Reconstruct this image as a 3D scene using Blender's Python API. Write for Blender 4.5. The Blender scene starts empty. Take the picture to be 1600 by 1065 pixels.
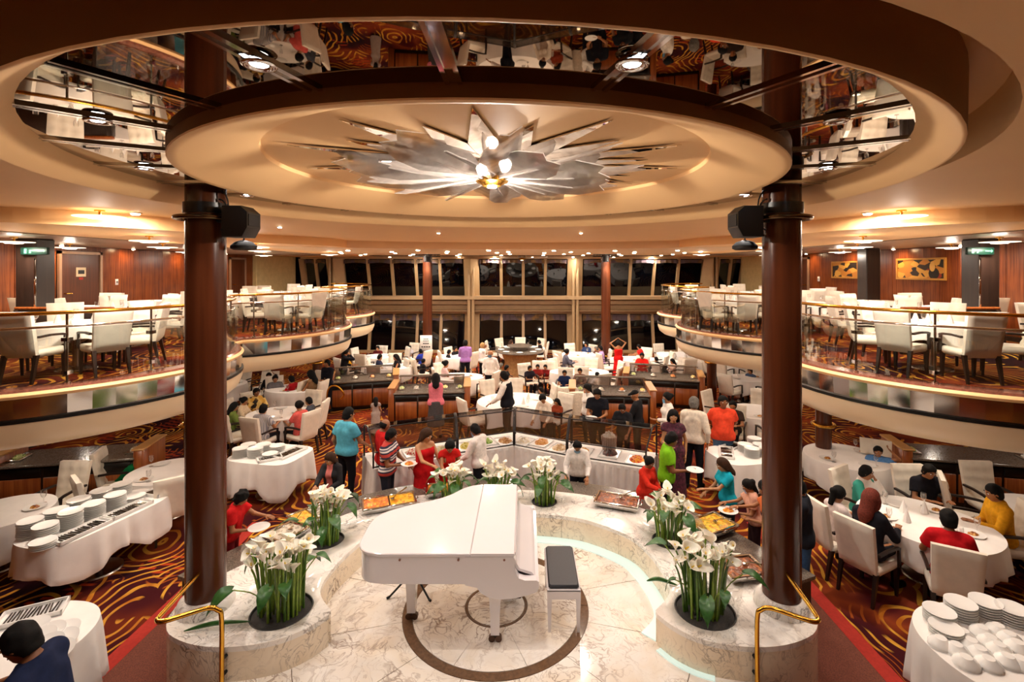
import bpy, bmesh, math, random
import numpy as np
from mathutils import Vector, Matrix, Euler
random.seed(7); np.random.seed(7)
S = bpy.context.scene
COL = S.collection
PI = math.pi
# ---------------------------------------------------------------- camera, world, exposure
FPX, CX, CZ, HX, HY = 770.0, 0.33, 4.22, 820.0, 420.0      # focal length in px, camera x / z, vanishing point
cam = bpy.data.cameras.new('camera'); camo = bpy.data.objects.new('camera', cam); COL.objects.link(camo)
camo.location = (CX, 0, CZ); camo.rotation_euler = (PI/2, 0, 0)
cam.sensor_width = 36; cam.lens = 36*FPX/1600; cam.shift_x = -(HX-800)/1600; cam.shift_y = -(532.5-HY)/1600
cam.clip_start = 0.05; cam.clip_end = 200
S.camera = camo
W = bpy.data.worlds.new('night'); S.world = W; W.use_nodes = True
W.node_tree.nodes['Background'].inputs[0].default_value = (0.004, 0.006, 0.012, 1)
W.node_tree.nodes['Background'].inputs[1].default_value = 1.0
S.view_settings.view_transform = 'Standard'; S.view_settings.look = 'None'
S.view_settings.exposure = 0.66; S.view_settings.gamma = 1; S.view_settings.use_curve_mapping = False
S.cycles.max_bounces = 9; S.cycles.diffuse_bounces = 4; S.cycles.glossy_bounces = 4
S.cycles.transmission_bounces = 8; S.cycles.transparent_max_bounces = 24
S.cycles.caustics_reflective = False; S.cycles.caustics_refractive = False
S.cycles.sample_clamp_indirect = 6
WARM = (1.0, 0.86, 0.72); COOL = (0.86, 0.92, 1.0)
P_DOWN, P_PLATE, P_RING, P_SPOT, P_UNDER = 100, 23, 80, 46, 13      # lamp watts
FLOOR2 = 2.60; STAGE = 0.32; TOP = 0.65
CEIL, CEIL2 = 5.02, 4.82

def at(px, py, z):                     # the point of the photo pixel on the level z
    d = FPX*(CZ-z)/(py-HY)
    return Vector((CX+(px-HX)/FPX*d, d, z))

# ---------------------------------------------------------------- materials
MATS = {}
def srgb(c):
    if isinstance(c, str):
        c = [int(c[i:i+2], 16)/255 for i in (0, 2, 4)]
    return tuple(((x/12.92) if x <= .04045 else ((x+.055)/1.055)**2.4) for x in c)
class NT:
    def __init__(s, name):
        s.m = bpy.data.materials.new(name); s.m.use_nodes = True
        s.t = s.m.node_tree; s.b = s.t.nodes['Principled BSDF']
        s.o = s.t.nodes['Material Output']
    def n(s, typ, **kw):
        nd = s.t.nodes.new(typ)
        for k, v in kw.items():
            if k == 'ins':
                for i, x in v.items():
                    if isinstance(x, bpy.types.NodeSocket): s.t.links.new(x, nd.inputs[i])
                    else: nd.inputs[i].default_value = x
            else: setattr(nd, k, v)
        return nd
    def link(s, a, b): s.t.links.new(a, b)
    def coord(s, kind='Object'): return s.n('ShaderNodeTexCoord').outputs[kind]
    def math(s, op, a, b=None, c=None):
        ins = {0: a}
        if b is not None: ins[1] = b
        if c is not None: ins[2] = c
        return s.n('ShaderNodeMath', operation=op, ins=ins).outputs[0]
    def ramp(s, f, stops, interp='LINEAR'):
        r = s.n('ShaderNodeValToRGB'); e = r.color_ramp.elements; r.color_ramp.interpolation = interp
        while len(e) < len(stops): e.new(0.5)
        for el, (p, c) in zip(e, stops): el.position = p; el.color = (*c, 1)
        s.link(f, r.inputs[0]); return r.outputs[0]
    def mix(s, f, a, b, mode='MIX'):
        m = s.n('ShaderNodeMix', data_type='RGBA', blend_type=mode)
        for i, x in ((0, f), (6, a), (7, b)):
            if isinstance(x, bpy.types.NodeSocket): s.link(x, m.inputs[i])
            elif i: m.inputs[i].default_value = (*x, 1)
            else: m.inputs[i].default_value = x
        return m.outputs[2]
    def noise(s, scale, detail=2, co=None, dist=0, out=0, dims='3D'):
        nd = s.n('ShaderNodeTexNoise', noise_dimensions=dims, ins={'Scale': scale, 'Detail': detail, 'Distortion': dist})
        s.link(co if co is not None else s.coord(), nd.inputs['Vector']); return nd.outputs[out]
    def bump(s, h, strength=.2, dist=.01):
        b = s.n('ShaderNodeBump', ins={'Strength': strength, 'Distance': dist}); s.link(h, b.inputs['Height'])
        s.link(b.outputs[0], s.b.inputs['Normal'])
    def set(s, **kw):
        for k, v in kw.items():
            k = {'color': 'Base Color', 'rough': 'Roughness', 'metal': 'Metallic', 'trans': 'Transmission Weight', 'ior': 'IOR',
                 'spec': 'Specular IOR Level', 'coat': 'Coat Weight', 'emit': 'Emission Color', 'power': 'Emission Strength', 'sheen': 'Sheen Weight', 'sss': 'Subsurface Weight', 'alpha': 'Alpha'}[k]
            if isinstance(v, bpy.types.NodeSocket): s.link(v, s.b.inputs[k])
            elif k in ('Base Color', 'Emission Color'): s.b.inputs[k].default_value = (*v, 1)
            else: s.b.inputs[k].default_value = v
        return s.m
def M(name, color='FFFFFF', rough=.5, var=.06, scale=8, bump=0, **kw):
    """plain material with a slight procedural variation of its colour"""
    if name in MATS: return MATS[name]
    t = NT(name); c = srgb(color)
    n = t.noise(scale, 3)
    lo = tuple(x*(1-var) for x in c); hi = tuple(min(1, x*(1+var)) for x in c)
    t.set(color=t.ramp(n, [(.3, lo), (.7, hi)]), rough=rough, **kw)
    if bump: t.bump(t.noise(scale*12, 2), bump, .004)
    MATS[name] = t.m
    return t.m
def emitter(name, color, power):
    if name in MATS: return MATS[name]
    t = NT(name); t.set(color=(.8, .8, .8), emit=color, power=power); MATS[name] = t.m; return t.m
def glass(name, tint=(1, 1, 1), rough=0.0, refl=.10):
    """thin architectural glass: mostly clear, a fresnel-like reflection"""
    if name in MATS: return MATS[name]
    t = NT(name)
    tr = t.n('ShaderNodeBsdfTransparent', ins={0: (*tint, 1)})
    gl = t.n('ShaderNodeBsdfGlossy', ins={0: (1, 1, 1, 1), 'Roughness': rough})
    lw = t.n('ShaderNodeLayerWeight', ins={0: .25})
    f = t.math('MULTIPLY_ADD', lw.outputs['Fresnel'], .55, refl*.3)
    mx = t.n('ShaderNodeMixShader', ins={0: f, 1: tr.outputs[0], 2: gl.outputs[0]})
    t.link(mx.outputs[0], t.o.inputs[0]); MATS[name] = t.m; return t.m

def marble_mat(name, base, vein, scale=1.0, rough=.16, warm=None):
    t = NT(name); co = t.coord()
    wv = t.n('ShaderNodeVectorMath', operation='MULTIPLY_ADD', ins={0: t.noise(.9*scale, 3, co, out=1), 1: (1.3, 1.3, 1.3), 2: co}).outputs[0]
    def vein_at(sc, w, det=5):
        n = t.noise(sc*scale, det, wv, .6)
        a = t.math('ABSOLUTE', t.math('SUBTRACT', n, .5))
        return t.ramp(a, [(0, (1, 1, 1)), (w, (0, 0, 0))])
    patch = t.ramp(t.noise(1.4*scale, 3, co), [(.36, (.10,)*3), (.68, (1,)*3)])
    v = t.math('MULTIPLY', t.math('MAXIMUM', vein_at(2.0, .020), t.math('MULTIPLY', vein_at(5.2, .022), .8)), patch)
    cloud = t.noise(1.6*scale, 4, wv)
    b2 = t.mix(t.ramp(cloud, [(.4, (0,)*3), (.75, (1,)*3)]), base, warm or tuple(x*.86 for x in base))
    t.set(color=t.mix(v, b2, vein), rough=rough, spec=.5); MATS[name] = t.m; return t.m
white_marble = marble_mat('white_marble', srgb('F8F3EC'), srgb('7A706A'), 1.5, .14, srgb('EEE4DA'))
cream_marble = marble_mat('cream_marble', srgb('F4E6D0'), srgb('7A604C'), 1.5, .13, srgb('EBD8BC'))
def carpet_mat():
    t = NT('swirl_carpet'); co = t.coord()
    w1 = t.n('ShaderNodeVectorMath', operation='MULTIPLY_ADD', ins={0: t.noise(.75, 2, co, out=1), 1: (.8, .8, 0), 2: co}).outputs[0]
    def rings(sc, freq, width, seed, msc, mlo):
        mp = t.n('ShaderNodeMapping', ins={0: w1, 1: (seed, seed*.7, 0), 3: (1.0, .62, 1)})
        v = t.n('ShaderNodeTexVoronoi', voronoi_dimensions='2D', ins={'Vector': mp.outputs[0], 'Scale': sc, 'Randomness': .9})
        s = t.math('SINE', t.math('MULTIPLY', v.outputs['Distance'], freq))
        s = t.ramp(s, [(width, (0,)*3), (min(.99, width+.07), (1,)*3)])
        m = t.ramp(t.noise(msc, 1, t.n('ShaderNodeMapping', ins={0: co, 1: (seed*3, seed, 0)}).outputs[0]), [(mlo, (0,)*3), (mlo+.03, (1,)*3)])
        return t.math('MULTIPLY', s, m), v
    g1, v1 = rings(.8, 60, .60, 3.1, 1.0, .43)
    g2, v2 = rings(1.5, 44, .72, 8.4, 1.3, .58)
    base = t.ramp(t.noise(.62, 2, w1), [(.36, srgb('240A12')), (.46, srgb('431216')), (.54, srgb('6E2A12')), (.60, srgb('84391A')), (.66, srgb('54181A')), (.76, srgb('1E0A10'))])
    # red-orange dashes
    bx = t.n('ShaderNodeMapping', ins={0: co, 3: (1.6, 11, 1)}).outputs[0]
    br = t.n('ShaderNodeTexBrick', offset=.5, ins={'Vector': bx, 'Scale': 1.0, 'Mortar Size': .22, 'Brick Width': .8, 'Row Height': 1.0})
    br.inputs['Color1'].default_value = (1, 1, 1, 1); br.inputs['Color2'].default_value = (1, 1, 1, 1); br.inputs['Mortar'].default_value = (0, 0, 0, 1)
    dm = t.ramp(t.noise(.85, 1, t.n('ShaderNodeMapping', ins={0: co, 1: (5, 2, 0)}).outputs[0]), [(.60, (0,)*3), (.62, (1,)*3)])
    col = t.mix(t.math('MULTIPLY', br.outputs[0], dm), base, srgb('A83A18'))
    gold = t.ramp(t.noise(2.2, 2, co), [(.35, srgb('A85E1A')), (.6, srgb('D09A38'))])
    col = t.mix(g2, col, srgb('94481A')); col = t.mix(g1, col, gold)
    t.set(color=col, rough=.95, spec=.1); t.bump(t.noise(160, 2, co), .25, .004); MATS['carpet'] = t.m; return t.m
carpet = carpet_mat()
def wood_mat(name, lo, hi, rough=.28, axis=2, scale=1.0):
    t = NT(name); co = t.coord()
    sc = [26*scale, 26*scale, 26*scale]; sc[axis] = 1.1*scale
    mp = t.n('ShaderNodeMapping', ins={0: co, 3: tuple(sc)}).outputs[0]
    f = t.math('MULTIPLY_ADD', t.noise(1.0, 4, mp, .4), .75, t.math('MULTIPLY', t.noise(3.0*scale, 1, co), .25))
    t.set(color=t.ramp(f, [(.35, lo), (.65, hi)]), rough=rough); MATS[name] = t.m; return t.m
panel_wood = wood_mat('mahogany_panelling', srgb('5E2A12'), srgb('8C481E'), .25)
station_wood = wood_mat('cherry_wood', srgb('7E3A18'), srgb('A8602C'), .3)
column_wood = wood_mat('polished_mahogany', srgb('46200F'), srgb('5A2C16'), .22, 2, .5)
dark_wood = wood_mat('espresso_wood', srgb('1E130F'), srgb('2C1D16'), .35)
slat_mat = wood_mat('ceiling_slats', srgb('9A8270'), srgb('B09A86'), .3, 1, .3)
paint = M('cream_paint', 'FFD094', .55, .02, 2)
paint2 = M('white_ceiling_paint', 'F0CCA0', .5, .02, 2)
bowl_mat = M('balcony_cream_lacquer', 'F4DDB8', .3, .02, 2)
lin = M('white_linen', 'F2EDE8', .8, .03, 6, .1)
seatm = M('cream_vinyl', 'EEE4D4', .45, .04, 12, .05)
chrome = M('chrome', 'D8D6D4', .08, .02, 3, metal=1.0)
steel = M('brushed_steel', 'B9B4AE', .25, .08, 20, metal=1.0)
brass = M('polished_brass', 'D9A441', .18, .06, 10, metal=1.0)
black = M('black_paint', '0C0B0A', .35, .1)
rubber = M('matt_black', '151312', .7, .1)
mirror = M('dark_mirror', '8E7E6A', .015, .01, 2, metal=1.0)
mirror2 = M('silver_mirror', 'E6DCD0', .01, .01, 2, metal=1.0)
porcelain = M('white_porcelain', 'F4F2EE', .15, .02, 5)
granite = M('grey_granite', '6E645A', .18, .5, 60)
piano_white = M('white_lacquer', 'E8E2E4', .12, .01, 2, coat=.6)
lamp_warm = emitter('warm_lamp_glow', (1, .80, .55), 22)
lamp_plate = emitter('plate_lamp_glow', (1, .84, .62), 6)
lamp_cool = emitter('cool_spot_glow', (.82, .90, 1), 40)
_s = NT('pale_green_strip_glow'); _s.set(color=(.46, .52, .48), emit=(.72, .96, .86), power=.34, rough=.4); strip_glow = _s.m
rail_glass = glass('railing_glass', (.92, .95, .93), 0, .34)
guard_glass = glass('guard_glass', (.74, .72, .72), .03, .2)
ring_outer_brown = M('ring_outer_brown', '94683A', .5, .03, 2)  # even brown on the outer faces of both cream ceiling rings
clear_glass = glass('clear_glass', (.97, .97, .97), .02, .2)
pane_glass = M('night_pane', '05060A', .03, .2, 3, spec=.55)

# ---------------------------------------------------------------- mesh builder
class MB:
    def __init__(s): s.v = []; s.f = []; s.m = []; s.mi = 0
    def add(s, verts, faces, mat=None, mi=None):
        b = len(s.v)
        s.v += [tuple(mat @ Vector(v)) if mat is not None else tuple(v) for v in verts]
        s.f += [tuple(i+b for i in f) for f in faces]; s.m += [s.mi if mi is None else mi]*len(faces); return s
    def box(s, x0, x1, y0, y1, z0, z1, mat=None, b=0):
        if b: return s.rbox(x0, x1, y0, y1, z0, z1, b, mat)
        v = [(x0,y0,z0),(x1,y0,z0),(x1,y1,z0),(x0,y1,z0),(x0,y0,z1),(x1,y0,z1),(x1,y1,z1),(x0,y1,z1)]
        return s.add(v, [(0,3,2,1),(4,5,6,7),(0,1,5,4),(1,2,6,5),(2,3,7,6),(3,0,4,7)], mat)
    def rbox(s, x0, x1, y0, y1, z0, z1, b, mat=None):
        """box with chamfered edges"""
        def ring(i, z): return [(x0+i,y0+i+0,z),(x1-i,y0+i,z),(x1-i,y1-i,z),(x0+i,y1-i,z)]
        def oct_(i, z):
            c = b
            return [(x0+i+c,y0+i,z),(x1-i-c,y0+i,z),(x1-i,y0+i+c,z),(x1-i,y1-i-c,z),(x1-i-c,y1-i,z),(x0+i+c,y1-i,z),(x0+i,y1-i-c,z),(x0+i,y0+i+c,z)]
        return s.loft([oct_(b*.7, z0), oct_(0, z0+b), oct_(0, z1-b), oct_(b*.7, z1)], mat)
    def loft(s, rings, mat=None, caps=True, closed=True):
        n = len(rings[0]); v = [p for r in rings for p in r]; f = []
        for k in range(len(rings)-1):
            for i in range(n if closed else n-1):
                j = (i+1) % n
                f.append((k*n+i, k*n+j, (k+1)*n+j, (k+1)*n+i))
        if caps:
            f.append(tuple(range(n-1, -1, -1))); o = (len(rings)-1)*n; f.append(tuple(range(o, o+n)))
        return s.add(v, f, mat)
    def lathe(s, prof, n=24, mat=None, caps=True):
        return s.loft([[(r*math.cos(2*PI*i/n), r*math.sin(2*PI*i/n), z) for i in range(n)] for r, z in prof], mat, caps)
    def cyl(s, x, y, z0, z1, r, n=16, r2=None):
        r2 = r if r2 is None else r2
        return s.lathe([(r, z0), (r2, z1)], n, Matrix.Translation((x, y, 0)))
    def tube(s, path, r, n=8, caps=True, closed=False):
        P = [Vector(p) for p in path]; R = r if isinstance(r, (list, tuple)) else [r]*len(P); rings = []
        up = Vector((0, 0, 1)); prev = None; N = len(P)
        for i, p in enumerate(P):
            if closed: t = (P[(i+1) % N]-P[i-1]).normalized()
            else: t = (P[min(i+1, N-1)]-P[max(i-1, 0)]).normalized()
            if prev is None:
                a = t.cross(up)
                if a.length < .05: a = t.cross(Vector((1, 0, 0)))
            else: a = prev-t*prev.dot(t)
            a.normalize(); prev = a; b = t.cross(a)
            rings.append([p+(a*math.cos(2*PI*k/n)+b*math.sin(2*PI*k/n))*R[i] for k in range(n)])
        if closed: rings.append(rings[0]); caps = False
        return s.loft(rings, None, caps)
    def prism(s, outl, z0, z1):
        n = len(outl); v = [(x, y, z0) for x, y in outl]+[(x, y, z1) for x, y in outl]
        f = [(i, (i+1) % n, n+(i+1) % n, n+i) for i in range(n)]+[tuple(range(n-1, -1, -1)), tuple(range(n, 2*n))]
        return s.add(v, f)
    def mesh(s, name, smooth=40):
        me = bpy.data.meshes.new(name); me.from_pydata(s.v, [], s.f)
        if any(s.m): me.polygons.foreach_set('material_index', s.m)
        bm = bmesh.new(); bm.from_mesh(me); bmesh.ops.recalc_face_normals(bm, faces=bm.faces); bm.to_mesh(me); bm.free()
        if smooth:
            me.polygons.foreach_set('use_smooth', [True]*len(me.polygons)); me.set_sharp_from_angle(angle=math.radians(smooth))
        me.update(); return me
    def obj(s, name, mats, parent=None, smooth=40, loc=None, rz=0):
        return mk(name, s.mesh(name, smooth), mats, parent, loc, rz)
def mk(name, me, mats, parent=None, loc=None, rz=0):
    if not isinstance(mats, (list, tuple)): mats = [mats]
    if len(me.materials) == 0:
        for m in mats: me.materials.append(m)
    o = bpy.data.objects.new(name, me); COL.objects.link(o)
    for i, m in enumerate(mats):
        if i < len(o.material_slots) and me.materials[i] != m: o.material_slots[i].link = 'OBJECT'; o.material_slots[i].material = m
    if parent: o.parent = parent
    if loc is not None: o.location = loc
    if rz: o.rotation_euler.z = rz
    return o
def tag(o, label, cat, group=None, kind=None):
    o['label'] = label; o['category'] = cat
    if group: o['group'] = group
    if kind: o['kind'] = kind
    return o
def thing(name, label, cat, loc=(0, 0, 0), rz=0, group=None):
    o = bpy.data.objects.new(name, None); COL.objects.link(o); o.location = loc; o.rotation_euler.z = rz
    o.empty_display_size = .1
    return tag(o, label, cat, group)
def struct(o, label=None):
    o['kind'] = 'structure'
    if label: o['label'] = label
    return o
KIDS = {}
def kids(o):
    return list(o.children)
def dup(o, loc=None, rz=None, label=None, group=None, parent=None):
    c = o.copy(); COL.objects.link(c)
    if parent is not None: c.parent = parent
    if loc is not None: c.location = loc
    if rz is not None: c.rotation_euler.z = rz
    if label: c['label'] = label
    if group: c['group'] = group
    for ch in kids(o): dup(ch, parent=c)
    return c
def lamp(name, kind, loc, power, color=WARM, parent=None, size=.3, spot=None, blend=.6, rot=None):
    l = bpy.data.lights.new(name, kind); l.energy = power; l.color = color
    if kind == 'AREA': l.shape = 'DISK'; l.size = size
    else: l.shadow_soft_size = size
    if kind == 'SPOT': l.spot_size = math.radians(spot or 120); l.spot_blend = blend
    o = bpy.data.objects.new(name, l); COL.objects.link(o); o.location = loc
    if rot: o.rotation_euler = rot
    if parent: o.parent = parent
    return o
def arc(cx, cy, r, a0, a1, n): return [(cx+r*math.cos(math.radians(a0+(a1-a0)*i/n)), cy+r*math.sin(math.radians(a0+(a1-a0)*i/n))) for i in range(n+1)]
def catmull(pts, n=6):
    out = []; P = [Vector(p) for p in pts]
    for i in range(len(P)-1):
        p0, p1, p2, p3 = P[max(i-1, 0)], P[i], P[i+1], P[min(i+2, len(P)-1)]
        for k in range(n):
            t = k/n; out.append(.5*((2*p1)+(p2-p0)*t+(2*p0-5*p1+4*p2-p3)*t*t+(3*p1-p0-3*p2+p3)*t**3))
    return out+[P[-1]]
# ================================================================ STRUCTURE
CC = (0.0, 4.95)                                   # centre of the ceiling rings
# ---- lower floor
b = MB(); b.box(-12, 12, -3.5, 26, -.2, 0); struct(b.obj('floor', carpet), 'burgundy carpet with gold swirls over the lower dining room')
tweed = M('maroon_tweed_carpet', '6E3A2A', .95, .35, 90, .3)
redc = M('red_border_carpet', 'A8281A', .95, .12, 30, .2)
for s in (-1, 1):
    b = MB(); b.box(min(s*3.0, s*4.02), max(s*3.0, s*4.02), 1.6, 6.9, 0, .008)
    o = struct(b.obj('floor_runner', tweed), 'maroon tweed carpet beside the %s end of the marble planter' % ('left' if s < 0 else 'right'))
    b = MB(); b.box(min(s*4.02, s*4.2), max(s*4.02, s*4.2), 1.6, 8.2, 0, .01)
    b.obj('border', redc, o)
# ---- stage
def clip_poly(p, n, c):                            # keep n.p <= c
    out = []
    for i in range(len(p)):
        a, q = p[i], p[(i+1) % len(p)]; da = n[0]*a[0]+n[1]*a[1]-c; dq = n[0]*q[0]+n[1]*q[1]-c
        if da <= 0: out.append(a)
        if (da < 0) != (dq < 0) and abs(da-dq) > 1e-9: t = da/(da-dq); out.append((a[0]+(q[0]-a[0])*t, a[1]+(q[1]-a[1])*t))
    return out
SC = (0.0, 5.72)
stage_marble = marble_mat('stage_marble', srgb('F8F2EA'), srgb('86644A'), 1.3, .10, srgb('F0E2CE'))
ring_stone = M('brown_ring_stone', '6E523C', .15, .25, 30)
grout = M('stage_grout', '6A5844', .6)
b = MB(); b.prism([(-2.55, 2.4), (2.55, 2.4), (2.55, 5.3), (1.9, 6.9), (0, 7.6), (-1.9, 6.9), (-2.55, 5.3)], 0, STAGE-.006)
stage = struct(b.obj('floor_stage', grout), 'raised round marble stage floor under the white piano')
def sector(r0, r1, a0, a1, mat, name='tile', clipr=False):
    g = .004
    n = max(2, int(abs(a1-a0)/4)); p = [(SC[0]+x, SC[1]+y) for x, y in arc(0, 0, r1-g, a0+.15, a1-.15, n)]
    q = [(SC[0]+x, SC[1]+y) for x, y in arc(0, 0, r0+g, a0+.15, a1-.15, n)] if r0 > 0 else [SC]
    p = p+q[::-1]
    if clipr:
        for nn, c in (((1, 0), 2.54), ((-1, 0), 2.54), ((0, 1), 5.6), ((0, -1), -2.42)):
            p = clip_poly(p, nn, c)
            if len(p) < 3: return
    MB().prism(p, STAGE-.006, STAGE).obj(name, mat, stage, 0)
sector(0, .33, 0, 359.9, stage_marble)
sector(.33, .36, 0, 359.9, ring_stone, 'ring')
for k in range(8): sector(.36, .95, k*45+22, k*45+67, stage_marble)
sector(.95, 1.06, 0, 359.9, ring_stone, 'ring')
for k in range(12): sector(1.06, 2.15, k*30+15, k*30+45, stage_marble)
for k in range(6, 12): sector(2.15, 4.3, k*30+15-30*0, k*30+45, stage_marble, 'tile', True)
# ---- planter counter
IN = [(0, 7.22), (.4, 7.2), (.85, 7.13), (1.24, 6.99), (1.72, 6.60), (1.89, 6.22), (1.96, 5.85), (1.96, 5.55), (1.88, 5.36), (1.70, 5.16)]
POD = [(1.70, 5.10), (1.84, 4.90), (2.07, 4.74), (2.42, 4.66), (2.8, 4.68), (3.15, 4.82), (3.32, 5.02)]
OUT = [(3.38, 5.3), (3.24, 5.7), (2.98, 6.1), (2.78, 6.5), (2.48, 6.95), (2.02, 7.4), (1.4, 7.75), (.7, 7.93), (0, 7.97)]
def sm(p, n=4): return [tuple(v[:2]) for v in catmull([(x, y, 0) for x, y in p], n)]
IN_S, POD_S, OUT_S = sm(IN), sm(POD), sm(OUT)
half = IN_S+POD_S+OUT_S
mir = lambda L: [(-x, y) for x, y in L]
full = half[:-1]+mir(half[::-1])[0:-1]
pl = thing('marble_planter', 'white veined marble planter counter curving around the stage and piano', 'planter counter')
core = M('planter_core', 'B8A58C', .6)
def inset(P, d):
    n = len(P); o = []
    for i in range(n):
        a, c = Vector(P[i-1]), Vector(P[(i+1) % n]); t = (c-a).normalized(); o.append((P[i][0]-t.y*d, P[i][1]+t.x*d))
    return o
area = sum(full[i-1][0]*full[i][1]-full[i][0]*full[i-1][1] for i in range(len(full)))
sgn = 1 if area > 0 else -1
MB().prism(inset(full, .03*sgn), 0.0, .60).obj('core', core, pl, 0)
POTS = [(2.22, 5.17, .31), (-2.22, 5.17, .31), (2.24, 6.5, .23), (-2.3, 6.5, .24), (.63, 7.58, .20), (-.08, 7.62, .20), (-.78, 7.5, .20)]
top = MB().prism(full, .60, TOP).obj('worktop', white_marble, pl, 30)
cut = MB()
for x, y, r in POTS: cut.cyl(x, y, .4, .9, r, 40)
cuto = cut.obj('cutter', white_marble)
bmod = top.modifiers.new('holes', 'BOOLEAN'); bmod.object = cuto; bmod.solver = 'EXACT'
bpy.context.view_layer.update()
nm = bpy.data.meshes.new_from_object(top.evaluated_get(bpy.context.evaluated_depsgraph_get()))
top.modifiers.clear(); top.data = nm; bpy.data.objects.remove(cuto)
# the hole also goes through the core: same cut
cut = MB()
for x, y, r in POTS: cut.cyl(x, y, .35, .9, r+.006, 40)
cuto = cut.obj('cutter', core); co_ = [c for c in pl.children if c.name.startswith('core')][0]
bmod = co_.modifiers.new('holes', 'BOOLEAN'); bmod.object = cuto; bmod.solver = 'EXACT'
bpy.context.view_layer.update()
nm = bpy.data.meshes.new_from_object(co_.evaluated_get(bpy.context.evaluated_depsgraph_get()))
co_.modifiers.clear(); co_.data = nm; bpy.data.objects.remove(cuto)
def normals(path, side=1):
    o = []
    for i in range(len(path)):
        a, c = Vector(path[max(i-1, 0)]), Vector(path[min(i+1, len(path)-1)]); t = (c-a)
        t = t.normalized() if t.length > 1e-6 else Vector((1, 0)); o.append(Vector((t.y, -t.x))*side)
    return o
def sweep(mb, path, prof, side=1, caps=True, closed=True, nrm=None):
    nr = nrm or normals(path, side)
    return mb.loft([[(p[0]+n.x*o, p[1]+n.y*o, z) for o, z in prof] for p, n in zip(path, nr)], None, caps, closed)
def chunks(path, L, gap=.004):
    """cut a polyline into pieces about L long"""
    P = [Vector(p) for p in path]; seg = [(P[i+1]-P[i]).length for i in range(len(P)-1)]; tot = sum(seg); n = max(1, round(tot/L)); out = []
    cum = [0]
    for s_ in seg: cum.append(cum[-1]+s_)
    def pt(d):
        d = min(max(d, 0), tot)
        for i in range(len(seg)):
            if d <= cum[i+1] or i == len(seg)-1: return P[i].lerp(P[i+1], (d-cum[i])/max(seg[i], 1e-9))
    for k in range(n):
        a, c = tot*k/n+gap/2, tot*(k+1)/n-gap/2
        pts = [pt(a)]+[P[i] for i in range(len(P)) if a+.01 < cum[i] < c-.01]+[pt(c)]; out.append([tuple(p) for p in pts])
    return out
face = mir(IN_S[::-1])[:-1]+IN_S
def wallpanels(path, side, L):
    for c in chunks(path, L):
        if len(c) > 1: sweep(MB(), c, [(-.025, .02), (-.003, .02), (-.003, .598), (-.025, .598)], side).obj('panel', cream_marble, pl, 30)
wallpanels(face, 1, .85); wallpanels(POD_S, 1 if True else -1, .8); wallpanels(mir(POD_S)[::-1], 1, .8)
wallpanels(OUT_S, 1, .9); wallpanels(mir(OUT_S)[::-1], 1, .9)
# frosted light ledge at the foot of the planter
ledge = MB(); sweep(ledge, IN_S, [(.0, STAGE), (.17, STAGE), (.17, STAGE+.012), (.0, STAGE+.012)], 1)
ledge.obj('light_ledge', strip_glow, pl, 0)
for P in (POD_S[1:10],):
    ledge = MB(); sweep(ledge, P, [(.0, STAGE), (.06, STAGE), (.06, STAGE+.012), (.0, STAGE+.012)], 1); ledge.obj('light_ledge', strip_glow, pl, 0)
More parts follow.
